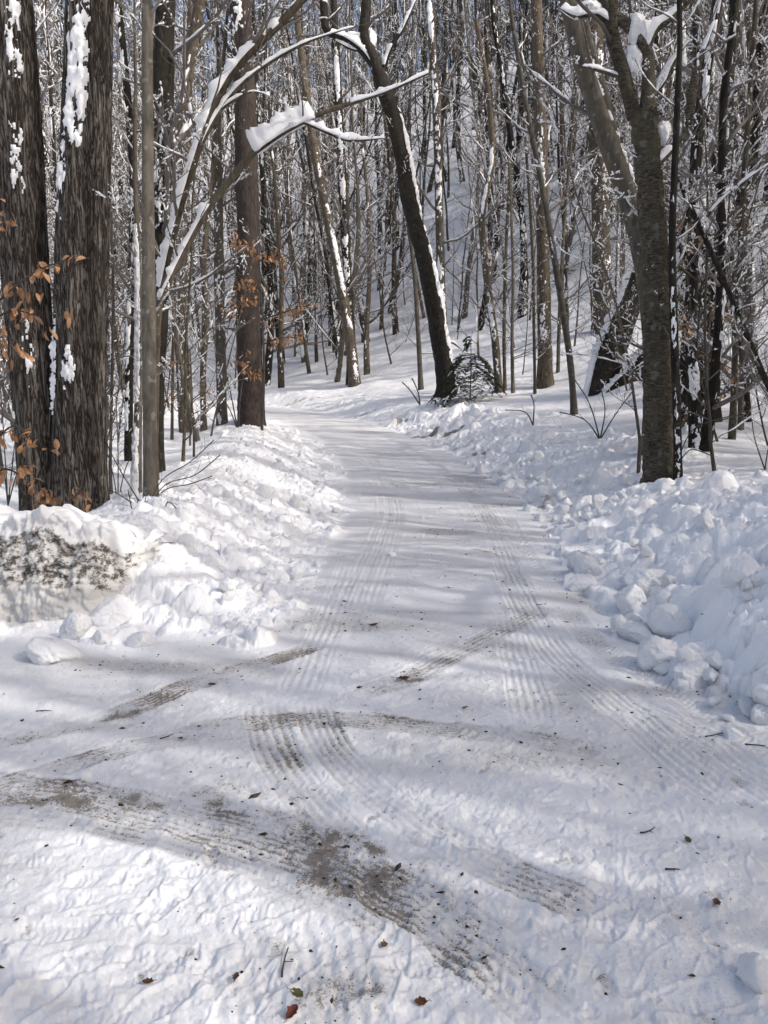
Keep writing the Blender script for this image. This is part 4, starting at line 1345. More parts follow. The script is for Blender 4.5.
hero('bare_tree', 'thin dark stem with white bark patches against the right flank of the stout flaky birch', 'tree',
     [(678, 478, 8), (677, 420, 8), (674, 330, 7.5), (672, 240, 7), (676, 140, 6), (680, 40, 5)], 10.3, 'dark', None, top=9, nb=12, lenf=1.3, seed=41, shell=[(0.02, 0.5, 250, 0.9, 0.52, 0.02, 0.05)])
hero('snag', 'broken snow coated stub right of the stout flaky birch', 'dead tree',
     [(693, 462, 9), (695, 430, 12), (694, 390, 13), (691, 345, 11)], 12.0, 'dark', None, extend=False, nb=0, seed=42, sides=18, shell=[(0.15, 1.0, 255, 1.2, 0.78, 0.03, 0.10)])
hero('bare_tree', 'dark trunk with beech leaves caught at its foot behind the broken stub', 'tree',
     [(716, 422, 10), (714, 360, 9.5), (716, 280, 9), (722, 200, 9), (728, 100, 8.5), (734, 0, 8)], None, 'dark', None, top=14, nb=18, lenf=2.2, seed=43, disp=knobbly(75, 0.3, 0.012), shell=[(0.02, 0.7, 250, 0.8, 0.55, 0.03, 0.1)])
hero('bare_tree', 'thin upright grey tree close right of the broken stub', 'tree',
     [(703, 392, 6), (704, 300, 6), (706, 200, 5.5), (712, 80, 5), (716, -10, 4)], None, 'grey', None, top=12, nb=16, lenf=1.6, seed=44, shell=[(0.02, 0.8, 260, 1.0, 0.6, 0.02, 0.08)])
hero('bare_tree', 'heavy dark trunk forking low behind the crossing branches at the right edge', 'tree',
     [(702, 350, 24), (704, 300, 22), (712, 262, 20), (728, 230, 18), (742, 200, 15), (752, 150, 12), (760, 60, 9)], 17, 'dark', None, top=12, nb=14, tmin=0.3, lenf=2.0, seed=45, bsnow=0.8, sides=22, disp=knobbly(77, 0.3, 0.02), twig='twig_dark',
     limbs=[([(706, 290, 12), (690, 262, 10), (678, 235, 8), (670, 200, 6)], 0.8, 0.16), ([(712, 262, 10), (700, 230, 8), (690, 195, 6), (700, 150, 4)], 0.8, 0.10), ([(704, 285, 8), (690, 300, 7), (668, 285, 5)], 0.7, 0.1)], crotch=[(726, 222, 22, 38), (700, 212, 14, 30), (704, 268, 14, 24), (712, 245, 16, 18), (690, 285, 12, 14)])
hero('birch_tree', 'white birch trunk straight and narrow above the forked heavy trunk', 'tree',
     [(690, 360, 9), (691, 280, 8.5), (690, 190, 8.5), (686, 120, 8), (682, 40, 7), (678, -10, 6)], 20, 'grey', None, top=17, nb=16, lenf=2.2, seed=46, shell=[(0.02, 0.95, 265, 1.2, 0.74, 0.03, 0.16)])
hero('bare_tree', 'grey trunk with a white snow stripe high at the right edge', 'tree',
     [(752, 372, 12), (748, 280, 12), (740, 180, 11.5), (730, 90, 11), (718, 0, 10)], 19, 'grey', None, top=16, nb=18, lenf=2.4, seed=47, shell=[(0.1, 0.9, 290, 0.9, 0.70, 0.04, 0.12)])
hero('bare_tree', 'leaning thin tree crossing the right edge from the bank toward the forked trunk', 'tree',
     [(800, 440, 6), (768, 385, 6), (740, 318, 5.5), (715, 260, 5), (690, 205, 4.5), (672, 168, 3)], 10.5, 'dark', None, extend=False, nb=16, tmin=0.3, lenf=0.9, seed=48, sides=9, bsnow=0.5, limbs=[([(700, 228, 3.5), (716, 205, 3), (745, 180, 2.5), (775, 160, 2)], 0.8, 0.03), ([(690, 205, 4), (680, 240, 3), (664, 265, 2)], .3, .02)])
hero('young_tree', 'reddish brown slim tree in front of the right edge trunks', 'tree',
     [(733, 420, 6), (736, 330, 5.5), (741, 240, 5.5), (748, 120, 5), (757, -10, 4.5)], 14, 'brown', None, top=11, nb=18, lenf=1.6, seed=49)
# left middle distance
hero('bare_tree', 'grey trunk with snow lodged at its foot, nearest left neighbour of the dark pine', 'tree',
     [(222, 424, 10), (221, 360, 10), (219, 280, 9.5), (218, 180, 9), (216, 80, 8), (214, -10, 7)], None, 'grey', None, top=16, nb=18, lenf=2.2, seed=50, shell=[(0.02, 0.7, 255, 0.9, 0.55, 0.03, 0.1)])
hero('bare_tree', 'brown speckled trunk in the gap between the slim grey tree and the dark pine', 'tree',
     [(185, 432, 10), (184, 380, 9.5), (182, 320, 9), (183, 250, 8.5), (186, 150, 8), (190, 40, 7)], None, 'brown', None, top=14, nb=20, lenf=2.0, seed=51, shell=[(0.02, 0.7, 245, 0.9, 0.50, 0.03, 0.1)])
hero('birch_tree', 'short white barked stem just left of the foot of the slim grey tree', 'tree',
     [(137, 503, 10), (137, 460, 9), (138, 420, 8), (139, 360, 7), (139, 280, 6)], 9.5, 'grey', None, extend=True, top=6, nb=10, tmin=0.3, lenf=1.0, seed=52, shell=[(0.0, 0.6, 250, 1.2, 0.8, 0.02, 0.04)])
hero('bare_tree', 'thin dark trunk left of the slim grey tree in the wood', 'tree',
     [(129, 445, 8), (129, 380, 8), (131, 300, 8), (134, 200, 7.5), (128, 100, 7), (118, 0, 6)], 15, 'dark', None, top=13, nb=20, lenf=2.0, seed=53, shell=[(0.05, 0.7, 255, 0.9, 0.55, 0.03, 0.1)])
hero('bare_tree', 'crooked thin tree standing between the two snow laden stems and the dark pine', 'tree',
     [(204, 430, 6), (203, 370, 6), (207, 320, 5.5), (204, 260, 5), (212, 180, 5), (222, 80, 4)], None, 'brown', None, top=12, nb=18, lenf=1.8, seed=54)
hero('bare_tree', 'slanting double stemmed young tree between the dark pine and the trunk pair at the bend', 'tree',
     [(305, 362, 6), (300, 320, 6), (303, 270, 5.5), (308, 210, 5), (304, 120, 4.5)], None, 'grey', None, top=13, nb=18, lenf=2.0, seed=55, shell=[(0.05, 0.7, 255, 0.9, 0.6, 0.03, 0.1)])
for k, (pts, lab) in enumerate([
    ([(421, 390, 5), (418, 330, 4.5), (414, 270, 4), (405, 200, 3.5), (396, 140, 3)], 'snow hung sapling left of the crooked dark maple on the open slope'),
    ([(505, 390, 3.5), (504, 330, 3.5), (506, 250, 3), (511, 150, 3)], 'thin upright sapling right of the crooked tree by the hemlock'),
    ([(513, 393, 3.5), (512, 340, 3.5), (513, 270, 3), (509, 160, 2.5)], 'second thin upright sapling right of the hemlock'),
    ([(535, 394, 3), (534, 330, 3), (532, 240, 3), (524, 120, 2.5)], 'thin sapling close left of the straight dark brown trunk'),
    ([(558, 372, 3.5), (560, 300, 3.5), (566, 200, 3), (576, 90, 2.5)], 'thin sapling close right of the straight dark brown trunk'),
    ([(424, 318, 3), (415, 270, 3), (408, 230, 2.5)], 'short leafless sapling high on the open slope beyond the bend'),
    ([(110, 470, 3), (112, 380, 3), (113, 280, 3), (108, 150, 2.5)], 'thin sapling against the right side of the broad maple'),
    ([(172, 440, 3), (173, 360, 3), (176, 260, 2.5)], 'thin sapling right of the slim grey tree'),
    ([(640, 440, 3), (628, 360, 3), (612, 290, 2.5), (590, 230, 2)], 'bent sapling left of the stout flaky birch')]):
    hero('sapling', lab, 'sapling', pts, None if pts[0][0] not in (110, 640) else 11.5, 'brown' if k % 2 else 'grey', None, top=5.5, nb=16, tmin=0.2, lenf=1.1, seed=80 + k, sides=8, elev=(0, 50), bsnow=0.45)

# --- beech saplings with dried leaves
def leafy(label, stem, Y, branches, seed, nleaf, L, matn, spread=0.10):
    rg = np.random.default_rng(seed)
    P, R = pix_path(stem, Y)
    gz = ground_at(P[0][0], P[0][1])
    org = np.array([P[0][0], P[0][1], gz])
    P = np.vstack([[P[0][0], P[0][1], min(gz, P[0][2]) - 0.2], P]); R = np.concatenate([[R[0]], R])
    root = thing('beech_sapling', label, 'sapling', org, 'beech saplings holding dried leaves')
    v, q, t = trunk_surface(P, R, 9, 0.05, knobbly(seed, 0.1, 0.001)); link('trunk', make_mesh('trunk', v - org, q, t, [M['twig_dark']]), root)
    C, S = Tubes(), Tubes(); spots = []
    for b in branches:
        BP, BR = pix_path(b, Y, 4)
        C.add(resample(BP, 12), np.interp(np.linspace(0, 1, 12), np.linspace(0, 1, len(BR)), BR), 5)
        for k in range(5):
            p, r, d = lerp_path(BP, BR, rg.uniform(0.25, 1))
            e = p + (d / np.linalg.norm(d) * 0.5 + rg.normal(0, 0.5, 3)) * spread * 1.8
            tw = np.linspace(p, e, 4) + rg.normal(0, 0.006, (4, 3))
            C.add(tw, np.linspace(0.003, 0.0015, 4), 3)
            for u in range(3): spots.append(tw[rg.integers(1, 4)] + rg.normal(0, spread * 0.15, 3))
        for k in range(nleaf):
            p, r, d = lerp_path(BP, BR, min(rg.uniform(0.15, 1.05), 0.999))
            spots.append(p + rg.normal(0, spread * 0.4, 3))
    link('crown', C.mesh('crown', M['twig_dark'], org), root)
    v, q = leaves_mesh('leaves', spots, rg, None, L, -0.75)
    link('leaves', make_mesh('leaves', v - org, q, None, [M[matn]]), root)


leafy('beech sapling with large orange brown leaves in front of the left maple trunks', [(-25, 560, 5), (-28, 450, 4.5), (-30, 350, 4), (-35, 240, 3.5), (-40, 150, 2)], 5.3,
      [[(-30, 330, 3), (0, 300, 2.5), (30, 275, 2), (60, 262, 1.5), (90, 258, 1)], [(-30, 340, 3), (-10, 322, 2.5), (15, 310, 2), (40, 318, 1)], [(-28, 400, 3), (-10, 350, 2.5), (5, 335, 2), (18, 345, 1)], [(-33, 260, 2), (-15, 235, 2), (0, 225, 1.5), (6, 220, 1)],
       [(-28, 460, 3), (-5, 440, 2.5), (15, 425, 2), (30, 440, 1)], [(-27, 500, 3), (0, 470, 2), (20, 475, 2), (38, 490, 1)]], 90, 11, 0.078, 'leaf_beech', 0.09)
leafy('small beech sapling with copper leaves at the foot of the maples', [(60, 512, 2.5), (70, 500, 2.2), (80, 490, 2), (84, 470, 1.5)], 7.6,
      [[(60, 510, 1.5), (55, 500, 1.5), (50, 494, 1)], [(70, 500, 1.5), (78, 494, 1.2), (84, 492, 1)], [(45, 512, 1.5), (40, 500, 1.2), (34, 488, 1)]], 91, 2, 0.10, 'leaf_beech', 0.06)
leafy('beech sapling with tiers of pale orange leaves in front of the dark pine', [(262, 426, 3), (264, 370, 2.5), (262, 310, 2), (258, 250, 1.6), (255, 215, 1.2)], 19.0,
      [[(262, 320, 1.5), (285, 312, 1.5), (310, 305, 1)], [(262, 345, 1.5), (280, 338, 1.5), (302, 338, 1)], [(260, 290, 1.5), (248, 282, 1.5), (236, 286, 1)], [(259, 255, 1.2), (246, 246, 1), (236, 243, 1)], [(259, 262, 1.2), (270, 255, 1), (282, 262, 1)],
       [(263, 370, 1.5), (250, 372, 1.5), (240, 362, 1)], [(261, 300, 1.5), (245, 300, 1.5), (228, 308, 1)]], 92, 34, 0.13, 'leaf_beech', 0.20)
leafy('beech sapling with pale curled leaves between the birch and the right edge', [(690, 430, 2.5), (694, 380, 2), (698, 330, 2), (702, 280, 1.5)], 12.5,
      [[(698, 330, 1.5), (712, 316, 1.5), (728, 318, 1)], [(700, 300, 1.5), (688, 320, 1.5), (672, 325, 1)], [(696, 350, 1.5), (715, 360, 1.2), (738, 372, 1)], [(696, 345, 1.5), (684, 330, 1.5), (664, 318, 1)], [(702, 285, 1.5), (690, 240, 1.2), (684, 222, 1)],
       [(690, 400, 1.5), (720, 395, 1.2), (735, 385, 1)]], 93, 16, 0.09, 'leaf_pale', 0.12)
leafy('beech sapling with a few pale leaves low in the left wood', [(190, 440, 2), (192, 400, 2), (190, 350, 1.5)], 17,
      [[(192, 400, 1.2), (205, 392, 1), (218, 398, 1)], [(191, 370, 1.2), (178, 362, 1), (168, 366, 1)], [(192, 385, 1.2), (182, 392, 1), (172, 398, 1)]], 94, 6, 0.08, 'leaf_pale', 0.14)


# --- sawn log leaning and its companion
def log_piece(name, label, pts, Y, mat, seed, cut=True, snow=1.0):
    rg = np.random.default_rng(seed)
    P, R = pix_path(pts, Y)
    org = P[0].copy(); org[2] = ground_at(org[0], org[1])
    root = thing(name, label, 'log', org, 'leaning sawn logs')
    v, q, t = trunk_surface(P, R, 40, 0.03, furrow(seed, 0.02, 16, 1.5))
    ncap = 40
    me = make_mesh('trunk', v - org, q, None, [M[mat]])
    link('trunk', me, root)
    # sawn end, a disc with a little thickness
    d = P[-1] - P[-2]; d /= np.linalg.norm(d)
    T = Tubes(); T.add(np.array([P[-1] - d * 0.06, P[-1] + d * 0.004, P[-1] + d * 0.012]), np.array([R[-1] * 0.95, R[-1] * 0.97, R[-1] * 0.9]), 28)
    link('sawn_end', T.mesh('sawn_end', M['cut_wood'], org), root)
    parts = []
    big_snow(parts, P, R, rg, 1.0, snow, 0.62)
    vv, qq, tt = join(parts)
    link('snow_clumps', make_mesh('snow_clumps', vv - org, qq, None, [M['snow']]), root)


g = hit(612, 386)
LY = float(g[1])
log_piece('leaning_log', 'thick sawn log leaning up with snow on its back, left of the flaky birch', [(596, 402, 26), (600, 384, 30), (610, 352, 30), (623, 318, 27), (632, 296, 25), (639, 274, 23)], LY, 'dark', 120, True, 0.09)
log_piece('leaning_log', 'lower sawn log slanting to the right behind the flaky birch foot', [(604, 408, 22), (614, 396, 24), (632, 378, 23), (650, 356, 22), (672, 322, 20), (690, 280, 17)], LY - 0.5, 'dark', 121, True, 0.13)

# --- small hemlock
def hemlock(label, px, py, hpx, seed):
    rg = np.random.default_rng(seed)
    g = hit(px, py); Y = g[1]; h = pxsize(hpx, Y)
    root = thing('hemlock_sapling', label, 'sapling', g)
    C = Tubes(); nd = []; S = Tubes()
    P = np.array([[0, 0, -0.2], [0.02, 0, h * 0.5], [0.0, 0.02, h * 0.95], [0.06, 0, h * 1.08]])
    T = Tubes(); T.add(P, np.array([0.022, 0.018, 0.009, 0.004]), 6)
    link('trunk', T.mesh('trunk', M['twig_dark']), root)
    for k in range(40):
        z = h * rg.uniform(0.12, 1.0); az = rg.uniform(0, 6.28)
        ln = (1.12 - z / h) * h * 0.75 * rg.uniform(0.7, 1.1) + 0.12
        q = [np.array([0, 0, z])]; v = np.array([math.cos(az), math.sin(az), 0.5])
        for i in range(6):
            v[2] -= 0.30; q.append(q[-1] + v / np.linalg.norm(v) * ln / 6)
        q = np.array(q); C.add(q, np.linspace(0.007, 0.002, 7), 4)
        if rg.random() < 0.2: snow_on(S, q, np.full(7, 0.02), rg, 0.6, 2.2, 6)
        for i in range(1, 7):
            for u in range(5):
                sd = np.cross(v, [0, 0, 1.0]); sd /= np.linalg.norm(sd)
                e = q[i] + sd * rg.choice([-1, 1]) * ln * 0.22 * rg.uniform(0.5, 1.1) + (q[i] - q[i - 1]) * rg.uniform(0.3, 1.3) - np.array([0, 0, 0.03])
                C.add(np.linspace(q[i], e, 3), np.array([0.003, 0.0025, 0.0015]), 3)
                for w in np.linspace(0.1, 1, 9):
                    for sgn in (-1, 1):
                        nd.append((q[i] + (e - q[i]) * w, sgn, e - q[i]))
    link('crown', C.mesh('crown', M['twig_dark']), root)
    Vn = []; Tn = []
    for p, sgn, d in nd:
        d = d / np.linalg.norm(d); sd = np.cross(d, [0, 0, 1.0]) + rg.normal(0, 0.25, 3)
        ln = rg.uniform(0.035, 0.065); w = 0.016
        tip = p + sd * sgn * ln + d * ln * 0.4
        i = len(Vn); Vn += [p - d * w, p + d * w, tip, p + np.array([0, 0, 0.003])]
        Tn += [(i, i + 1, i + 2), (i, i + 2, i + 3), (i + 1, i + 3, i + 2)]
    link('needles', make_mesh('needles', np.array(Vn), None, Tn, [M['needle']]), root)
    if S.b: link('snow_clumps', S.mesh('snow_clumps', M['snow']), root)


hemlock('small drooping hemlock sapling with snow on its boughs beside the crooked dark maple', 470, 400, 62, 130)

# --- bare shrubs and stems poking out of the snow
def shrub(label, base, Y, stems, seed, group='bare shrubs in the snow', w=1.6):
    rg = np.random.default_rng(seed)
    if Y is None: Y = hit(*base)[1]
    b = at(base[0], base[1], Y); gz = ground_at(b[0], b[1]); org = np.array([b[0], b[1], gz])
    root = thing('bare_shrub', label, 'shrub', org, group)
    S = Tubes(); C = Tubes()
    for st in stems:
        P, R = pix_path([(*base, w)] + [(x, y, w * 0.7, rg.uniform(-0.3, 0.3)) for x, y in st], Y, 5)
        P = np.vstack([[P[0] - np.array([0, 0, max(P[0][2] - gz, 0) + 0.15])], P]); R = np.concatenate([[R[0]], R])
        T = Tubes(); T.add(P, R, 6); link('stem', T.mesh('stem', M['twig_dark'], org), root)
        grow(C, S, P, R, rg, 6, 0.35, np.linalg.norm(P[-1] - P[0]) * 0.3, 3, 3, 0.0, 1.0)
    if C.b: link('crown', C.mesh('crown', M['twig_dark'], org), root)


shrub('bare shrub with long twigs arching right from the foot of the slim grey tree', (146, 512), 8.2, [[(162, 480), (190, 462), (214, 440)], [(165, 485), (195, 475), (220, 455)], [(120, 470), (105, 440)], [(165, 490), (190, 484), (212, 476)], [(110, 490), (100, 498)]], 140)
shrub('short hooked twigs standing in the snow behind the left bank crest', (134, 520), 7.6, [[(138, 500)], [(143, 508), (146, 496)], [(131, 505), (128, 490)]], 141)
shrub('curved short twig loop poking from the snow right of the slim grey tree', (162, 515), 8.0, [[(168, 502), (176, 508)], [(165, 508), (160, 500)]], 142)
shrub('fine bare twigs sprouting in front of the leaning sawn logs', (600, 440), None, [[(590, 405), (575, 380)], [(605, 410), (600, 385)], [(615, 415), (632, 392)], [(585, 420), (560, 412)]], 143)
shrub('arched bare twig on the snow slope left of the sawn logs', (533, 425), None, [[(525, 412), (505, 410)], [(534, 405), (531, 395)]], 144)
shrub('bare stems leaning over the snow near the right edge', (765, 470), None, [[(755, 440), (752, 420)], [(768, 450), (775, 430)]], 145)
shrub('tall bare stem cluster beside the broken stub', (676, 468), 10.8, [[(686, 440), (700, 425), (735, 415)], [(670, 430), (668, 400)], [(690, 450), (710, 455)]], 146)
shrub('sparse twigs beside the left wood edge behind the bank', (118, 505), 10.5, [[(112, 470), (100, 430)], [(125, 470), (138, 440), (142, 410)], [(118, 450), (116, 400)]], 147)
shrub('low bare brush on the slope under the crooked dark maple', (420, 405), None, [[(410, 390), (402, 382)], [(418, 392), (412, 378)]], 148)
shrub('bare brush tangle at the far left edge', (8, 505), 10.5, [[(4, 440), (0, 380)], [(14, 450), (20, 400)], [(2, 460), (-10, 420)], [(18, 470), (30, 440)]], 149)
shrub('bare brush beside the dark pine foot on the bank', (238, 432), 19, [[(232, 400), (226, 370)], [(240, 400), (244, 372)], [(230, 410), (218, 392)]], 150)

# ------------------------------------------------------------------ the wood, tree by tree
print('wood')
wr = np.random.default_rng(77)
KINDS_ = {'canopy': 6, 'pole': 4, 'sap': 3, 'beech': 2}
cand = []
pts_xy = list(HERO_XY)


def project(x, y, z):
    dy = y; dz = z - CAMZ
    depth = dy * CP - dz * SP
    up = dy * SP + dz * CP
    return W / 2 + F * x / depth, H / 2 - F * up / depth


def try_place(n, y0, y1, kinds, mind, edge):
    for _ in range(n):
        y = math.sqrt(wr.uniform(y0 * y0, y1 * y1)); x = wr.uniform(-0.60, 0.60) * y
        z, dl, dr = terrain(np.array([x]), np.array([y]))
        if dl[0] < 0 and dr[0] < 0: continue
        if max(dl[0], dr[0]) < edge: continue
        px, py = project(x, y, z[0])
        k = kinds[wr.integers(0, len(kinds))]
        if y < 42 and 262 < px < 470 and dr[0] > 0: continue
        if y < 42 and 262 < px < 610 and k == 'canopy': continue
        if y < 34 and 262 < px < 600 and dr[0] > 0 and wr.random() < 0.5: continue
        if y < 23 and 440 < px < 640 and k != 'sap': continue
        if y < 17 and 400 < px < 690: continue
        if any((x - q[0]) ** 2 + (y - q[1]) ** 2 < mind * mind for q in pts_xy[-900:]): continue
        pts_xy.append(np.array([x, y]))
        cand.append((y, x, float(z[0]), k, float(dl[0])))


def try_side(n, y0, y1, kinds, pr_=0.6):
    for _ in range(n):
        y = wr.uniform(y0, y1); px = wr.uniform(672, 800) if wr.random() < pr_ else wr.uniform(-30, 245)
        x = (px - W / 2) / F * y
        z, dl, dr = terrain(np.array([x]), np.array([y]))
        if max(dl[0], dr[0]) < 2.2: continue
        if any((x - q[0]) ** 2 + (y - q[1]) ** 2 < 0.3 for q in pts_xy): continue
        pts_xy.append(np.array([x, y])); cand.append((y, x, float(z[0]), kinds[wr.integers(0, len(kinds))], float(dl[0])))


try_place(95, 12.5, 24, ['pole', 'sap', 'sap', 'sap'], 0.7, 2.6)
try_side(46, 11, 17, ['sap', 'sap', 'pole'])
try_side(16, 13.5, 24, ['canopy', 'canopy', 'pole'], 0.95)
try_place(190, 22, 40, ['canopy', 'pole', 'pole', 'sap', 'sap', 'canopy'], 1.0, 1.8)
try_place(70, 42, 60, ['canopy'], 1.4, 2.0)
try_place(60, 26, 46, ['canopy', 'canopy', 'pole'], 1.2, 2.2)
try_place(380, 38, 75, ['canopy', 'pole', 'canopy', 'sap', 'canopy', 'pole'], 1.0, 2.0)
try_place(1000, 70, 150, ['canopy', 'pole', 'canopy', 'canopy'], 1.3, 2.0)
cand.sort()
IND = [c for c in cand if c[0] < 150][:262]
REST = cand[262:930]
print('individuals', len(IND), 'rest', len(REST))
LABELS = {
    ('canopy', 0): 'bare grown tree in the wood left of the road', ('canopy', 1): 'bare grown tree on the wooded slope right of and beyond the road',
    ('pole', 0): 'slender bare young tree in the wood left of the road', ('pole', 1): 'slender bare young tree on the wooded slope right of and beyond the road',
    ('sap', 0): 'snow dusted leafless sapling in the wood left of the road', ('sap', 1): 'snow dusted leafless sapling on the slope right of and beyond the road',
    ('beech', 0): 'small beech sapling with pale dried leaves in the left wood', ('beech', 1): 'small beech sapling with pale dried leaves on the right slope'}
GROUPS = {'canopy': 'grown trees of the wood', 'pole': 'young trees of the wood', 'sap': 'leafless saplings of the wood', 'beech': 'small beeches of the wood'}
for (y, x, z, k, dl_) in IND:
    key = f'{k}{wr.integers(0, KINDS_[k])}'
    side = 0 if dl_ > 0 and x < 0 else 1
    big = wr.uniform(1.15, 1.55) if (k == 'canopy' and y > 34) else wr.uniform(0.85, 1.2)
    copy_thing(TEMPL[key], (x, y, z - 0.05), wr.uniform(0, 6.28) if k in ('sap', 'beech') else wr.uniform(-0.9, 0.9), big, LABELS[(k, side)], GROUPS[k], TEMPL[key]['category'], tilt=(wr.normal(0, 0.05), wr.normal(0, 0.05)))


def mass(name, label, places, mats=True):
    """many trees as one object (a wood that reads as one mass)"""
    buf = {}
    for key, root in TEMPL.items():
        out = []
        for ch in KIDS[root.name]:
            me = ch.data
            v = np.empty(len(me.vertices) * 3, np.float32); me.vertices.foreach_get('co', v)
            li = np.empty(len(me.loops), np.int32); me.loops.foreach_get('vertex_index', li)
            lt = np.empty(len(me.polygons), np.int32); me.polygons.foreach_get('loop_total', lt)
            out.append((v.reshape(-1, 3), li, lt, me.materials[0]))
        buf[key] = out
    mlist = []
    Vs, Ls, Ts, Ms, off = [], [], [], [], 0
    for (x, y, z, key, rz, s) in places:
        c, sn = math.cos(rz) * s, math.sin(rz) * s
        Rm = np.array([[c, -sn, 0], [sn, c, 0], [0, 0, s]], np.float32)
        for (v, li, lt, mt) in buf[key]:
            if mt not in mlist: mlist.append(mt)
            Vs.append(v @ Rm.T + np.array([x, y, z], np.float32)); Ls.append(li + off); Ts.append(lt)
            Ms.append(np.full(len(lt), mlist.index(mt), np.int32)); off += len(v)
    Vs = np.concatenate(Vs); Ls = np.concatenate(Ls); Ts = np.concatenate(Ts); Ms = np.concatenate(Ms)
    me = bpy.data.meshes.new(name)
    me.vertices.add(len(Vs)); me.vertices.foreach_set('co', Vs.ravel())
    me.loops.add(len(Ls)); me.loops.foreach_set('vertex_index', Ls)
    me.polygons.add(len(Ts)); me.polygons.foreach_set('loop_start', np.concatenate([[0], np.cumsum(Ts)[:-1]]).astype(np.int32))
    for mt in mlist: me.materials.append(mt)
    me.polygons.foreach_set('material_index', Ms)
    me.polygons.foreach_set('use_smooth', np.ones(len(Ts), bool))
    me.update(calc_edges=True)
    o = link(name, me)
    tag(o, label, None, None, 'stuff')
    print(name, len(Vs))
    return o


pl = [(x, y, z - 0.05, f'far{wr.integers(0, 4)}', wr.uniform(0, 6.28), wr.uniform(1.0, 1.45)) for (y, x, z, k, d) in REST]
mass('far_wood', 'far off bare wood rising up the snowy slope behind', pl)
# unseen trees beside and behind the camera, added to shade the road
ur = np.random.default_rng(SHADE_SEED if 'SHADE_SEED' in globals() else 4)
pl = []; used = []
for (x, y) in [(5.2, 3.0), (6.6, 4.6), (7.4, 1.6), (4.9, 0.4), (8.2, 6.0), (9.2, 3.6), (6.2, -1.2), (10.2, 6.8), (8.6, -0.8), (11.0, 1.6), (4.6, -2.2), (7.2, -3.4), (10.2, -2.6), (9.6, -5.4), (12.6, -4.2), (12.8, -1.4), (6.0, -5.2), (12.0, -7.4), (15.0, -6.2), (14.6, -3.0)]:
    used.append((x, y)); pl.append((x, y, ground_at(x, y) - 0.1, f'canopy{ur.integers(0, 6)}' if y < -2 else f'far{ur.integers(0, 4)}', ur.uniform(0, 6.28), ur.uniform(0.85, 1.1)))
for _ in range(4000):
    x = ur.uniform(4.4, 34); y = ur.uniform(-18, 12)
    if abs(x) < 0.56 * y + 1.2: continue
    if any((x - a[0]) ** 2 + (y - a[1]) ** 2 < 1.6 ** 2 for a in used): continue
    used.append((x, y))
    pl.append((x, y, ground_at(x, y) - 0.1, f'far{ur.integers(0, 4)}', ur.uniform(0, 6.28), ur.uniform(0.85, 1.15)))
    if len(pl) > 165: break
mass('shade_wood', 'unseen bare trees beside the road, added to shade it', pl)
for key, root in TEMPL.items():                      # the patterns themselves
    for ch in KIDS[root.name]:
        bpy.data.objects.remove(ch)
    bpy.data.objects.remove(root)


# ------------------------------------------------------------------ snow clods, the dirty block, leaves
print('clods')


def clod_mesh(seed, sub=4, flatz=0.8, rough=0.05):
    import bmesh
    rg = np.random.default_rng(seed)
    bm = bmesh.new(); bmesh.ops.create_icosphere(bm, subdivisions=sub + 1, radius=1.0)
    co = np.array([v.co[:] for v in bm.verts]); tri = np.array([[v.index for v in f.verts] for f in bm.faces]); bm.free()
    n = co / np.linalg.norm(co, axis=1)[:, None]
    pl_ = rg.normal(size=(11, 3)); pl_ /= np.linalg.norm(pl_, axis=1)[:, None]
    dd = rg.uniform(0.62, 0.95, 11)
    dots = n @ pl_.T
    r = np.where(dots > 0.05, dd[None] / np.maximum(dots, 0.05), 9).min(1)
    r = np.minimum(r, 1.12) * 0.8 + 0.2 * 0.85
    r += (fbm(n[:, 0] * 3 + 7, n[:, 1] * 3 + n[:, 2] * 2.3, seed, 4, 0.6) - 0.5) * rough * 4
    r += (fbm(n[:, 0] * 8 + n[:, 2] * 3, n[:, 1] * 8 - n[:, 2] * 5, seed + 5, 4, 0.65) - 0.5) * rough * 3.2
    v = n * r[:, None]; v[:, 2] *= flatz
    return make_mesh('snow_clod', v, None, tri, [M['snow']])


CL = [clod_mesh(700 + i, 4, random.uniform(0.65, 0.95)) for i in range(9)]


def clod(px, py, wpx, label, group, k=None, hz=1.0, sink=0.5):
    g = hit_surf(px, py)
    r = pxsize(wpx, g[1]) * 0.5 * 1.08
    o = link('snow_clod', CL[(k if k is not None else random.randrange(9)) % 9])
    o.scale = (r, r, r * hz); o.rotation_euler = (random.uniform(-.3, .3), random.uniform(-.3, .3), random.uniform(0, 6.28))
    o.location = (g[0], g[1] + r * 0.3, g[2] + r * 0.75 * hz * (1 - sink * 1.4))
    return tag(o, label, 'snow lump', group)


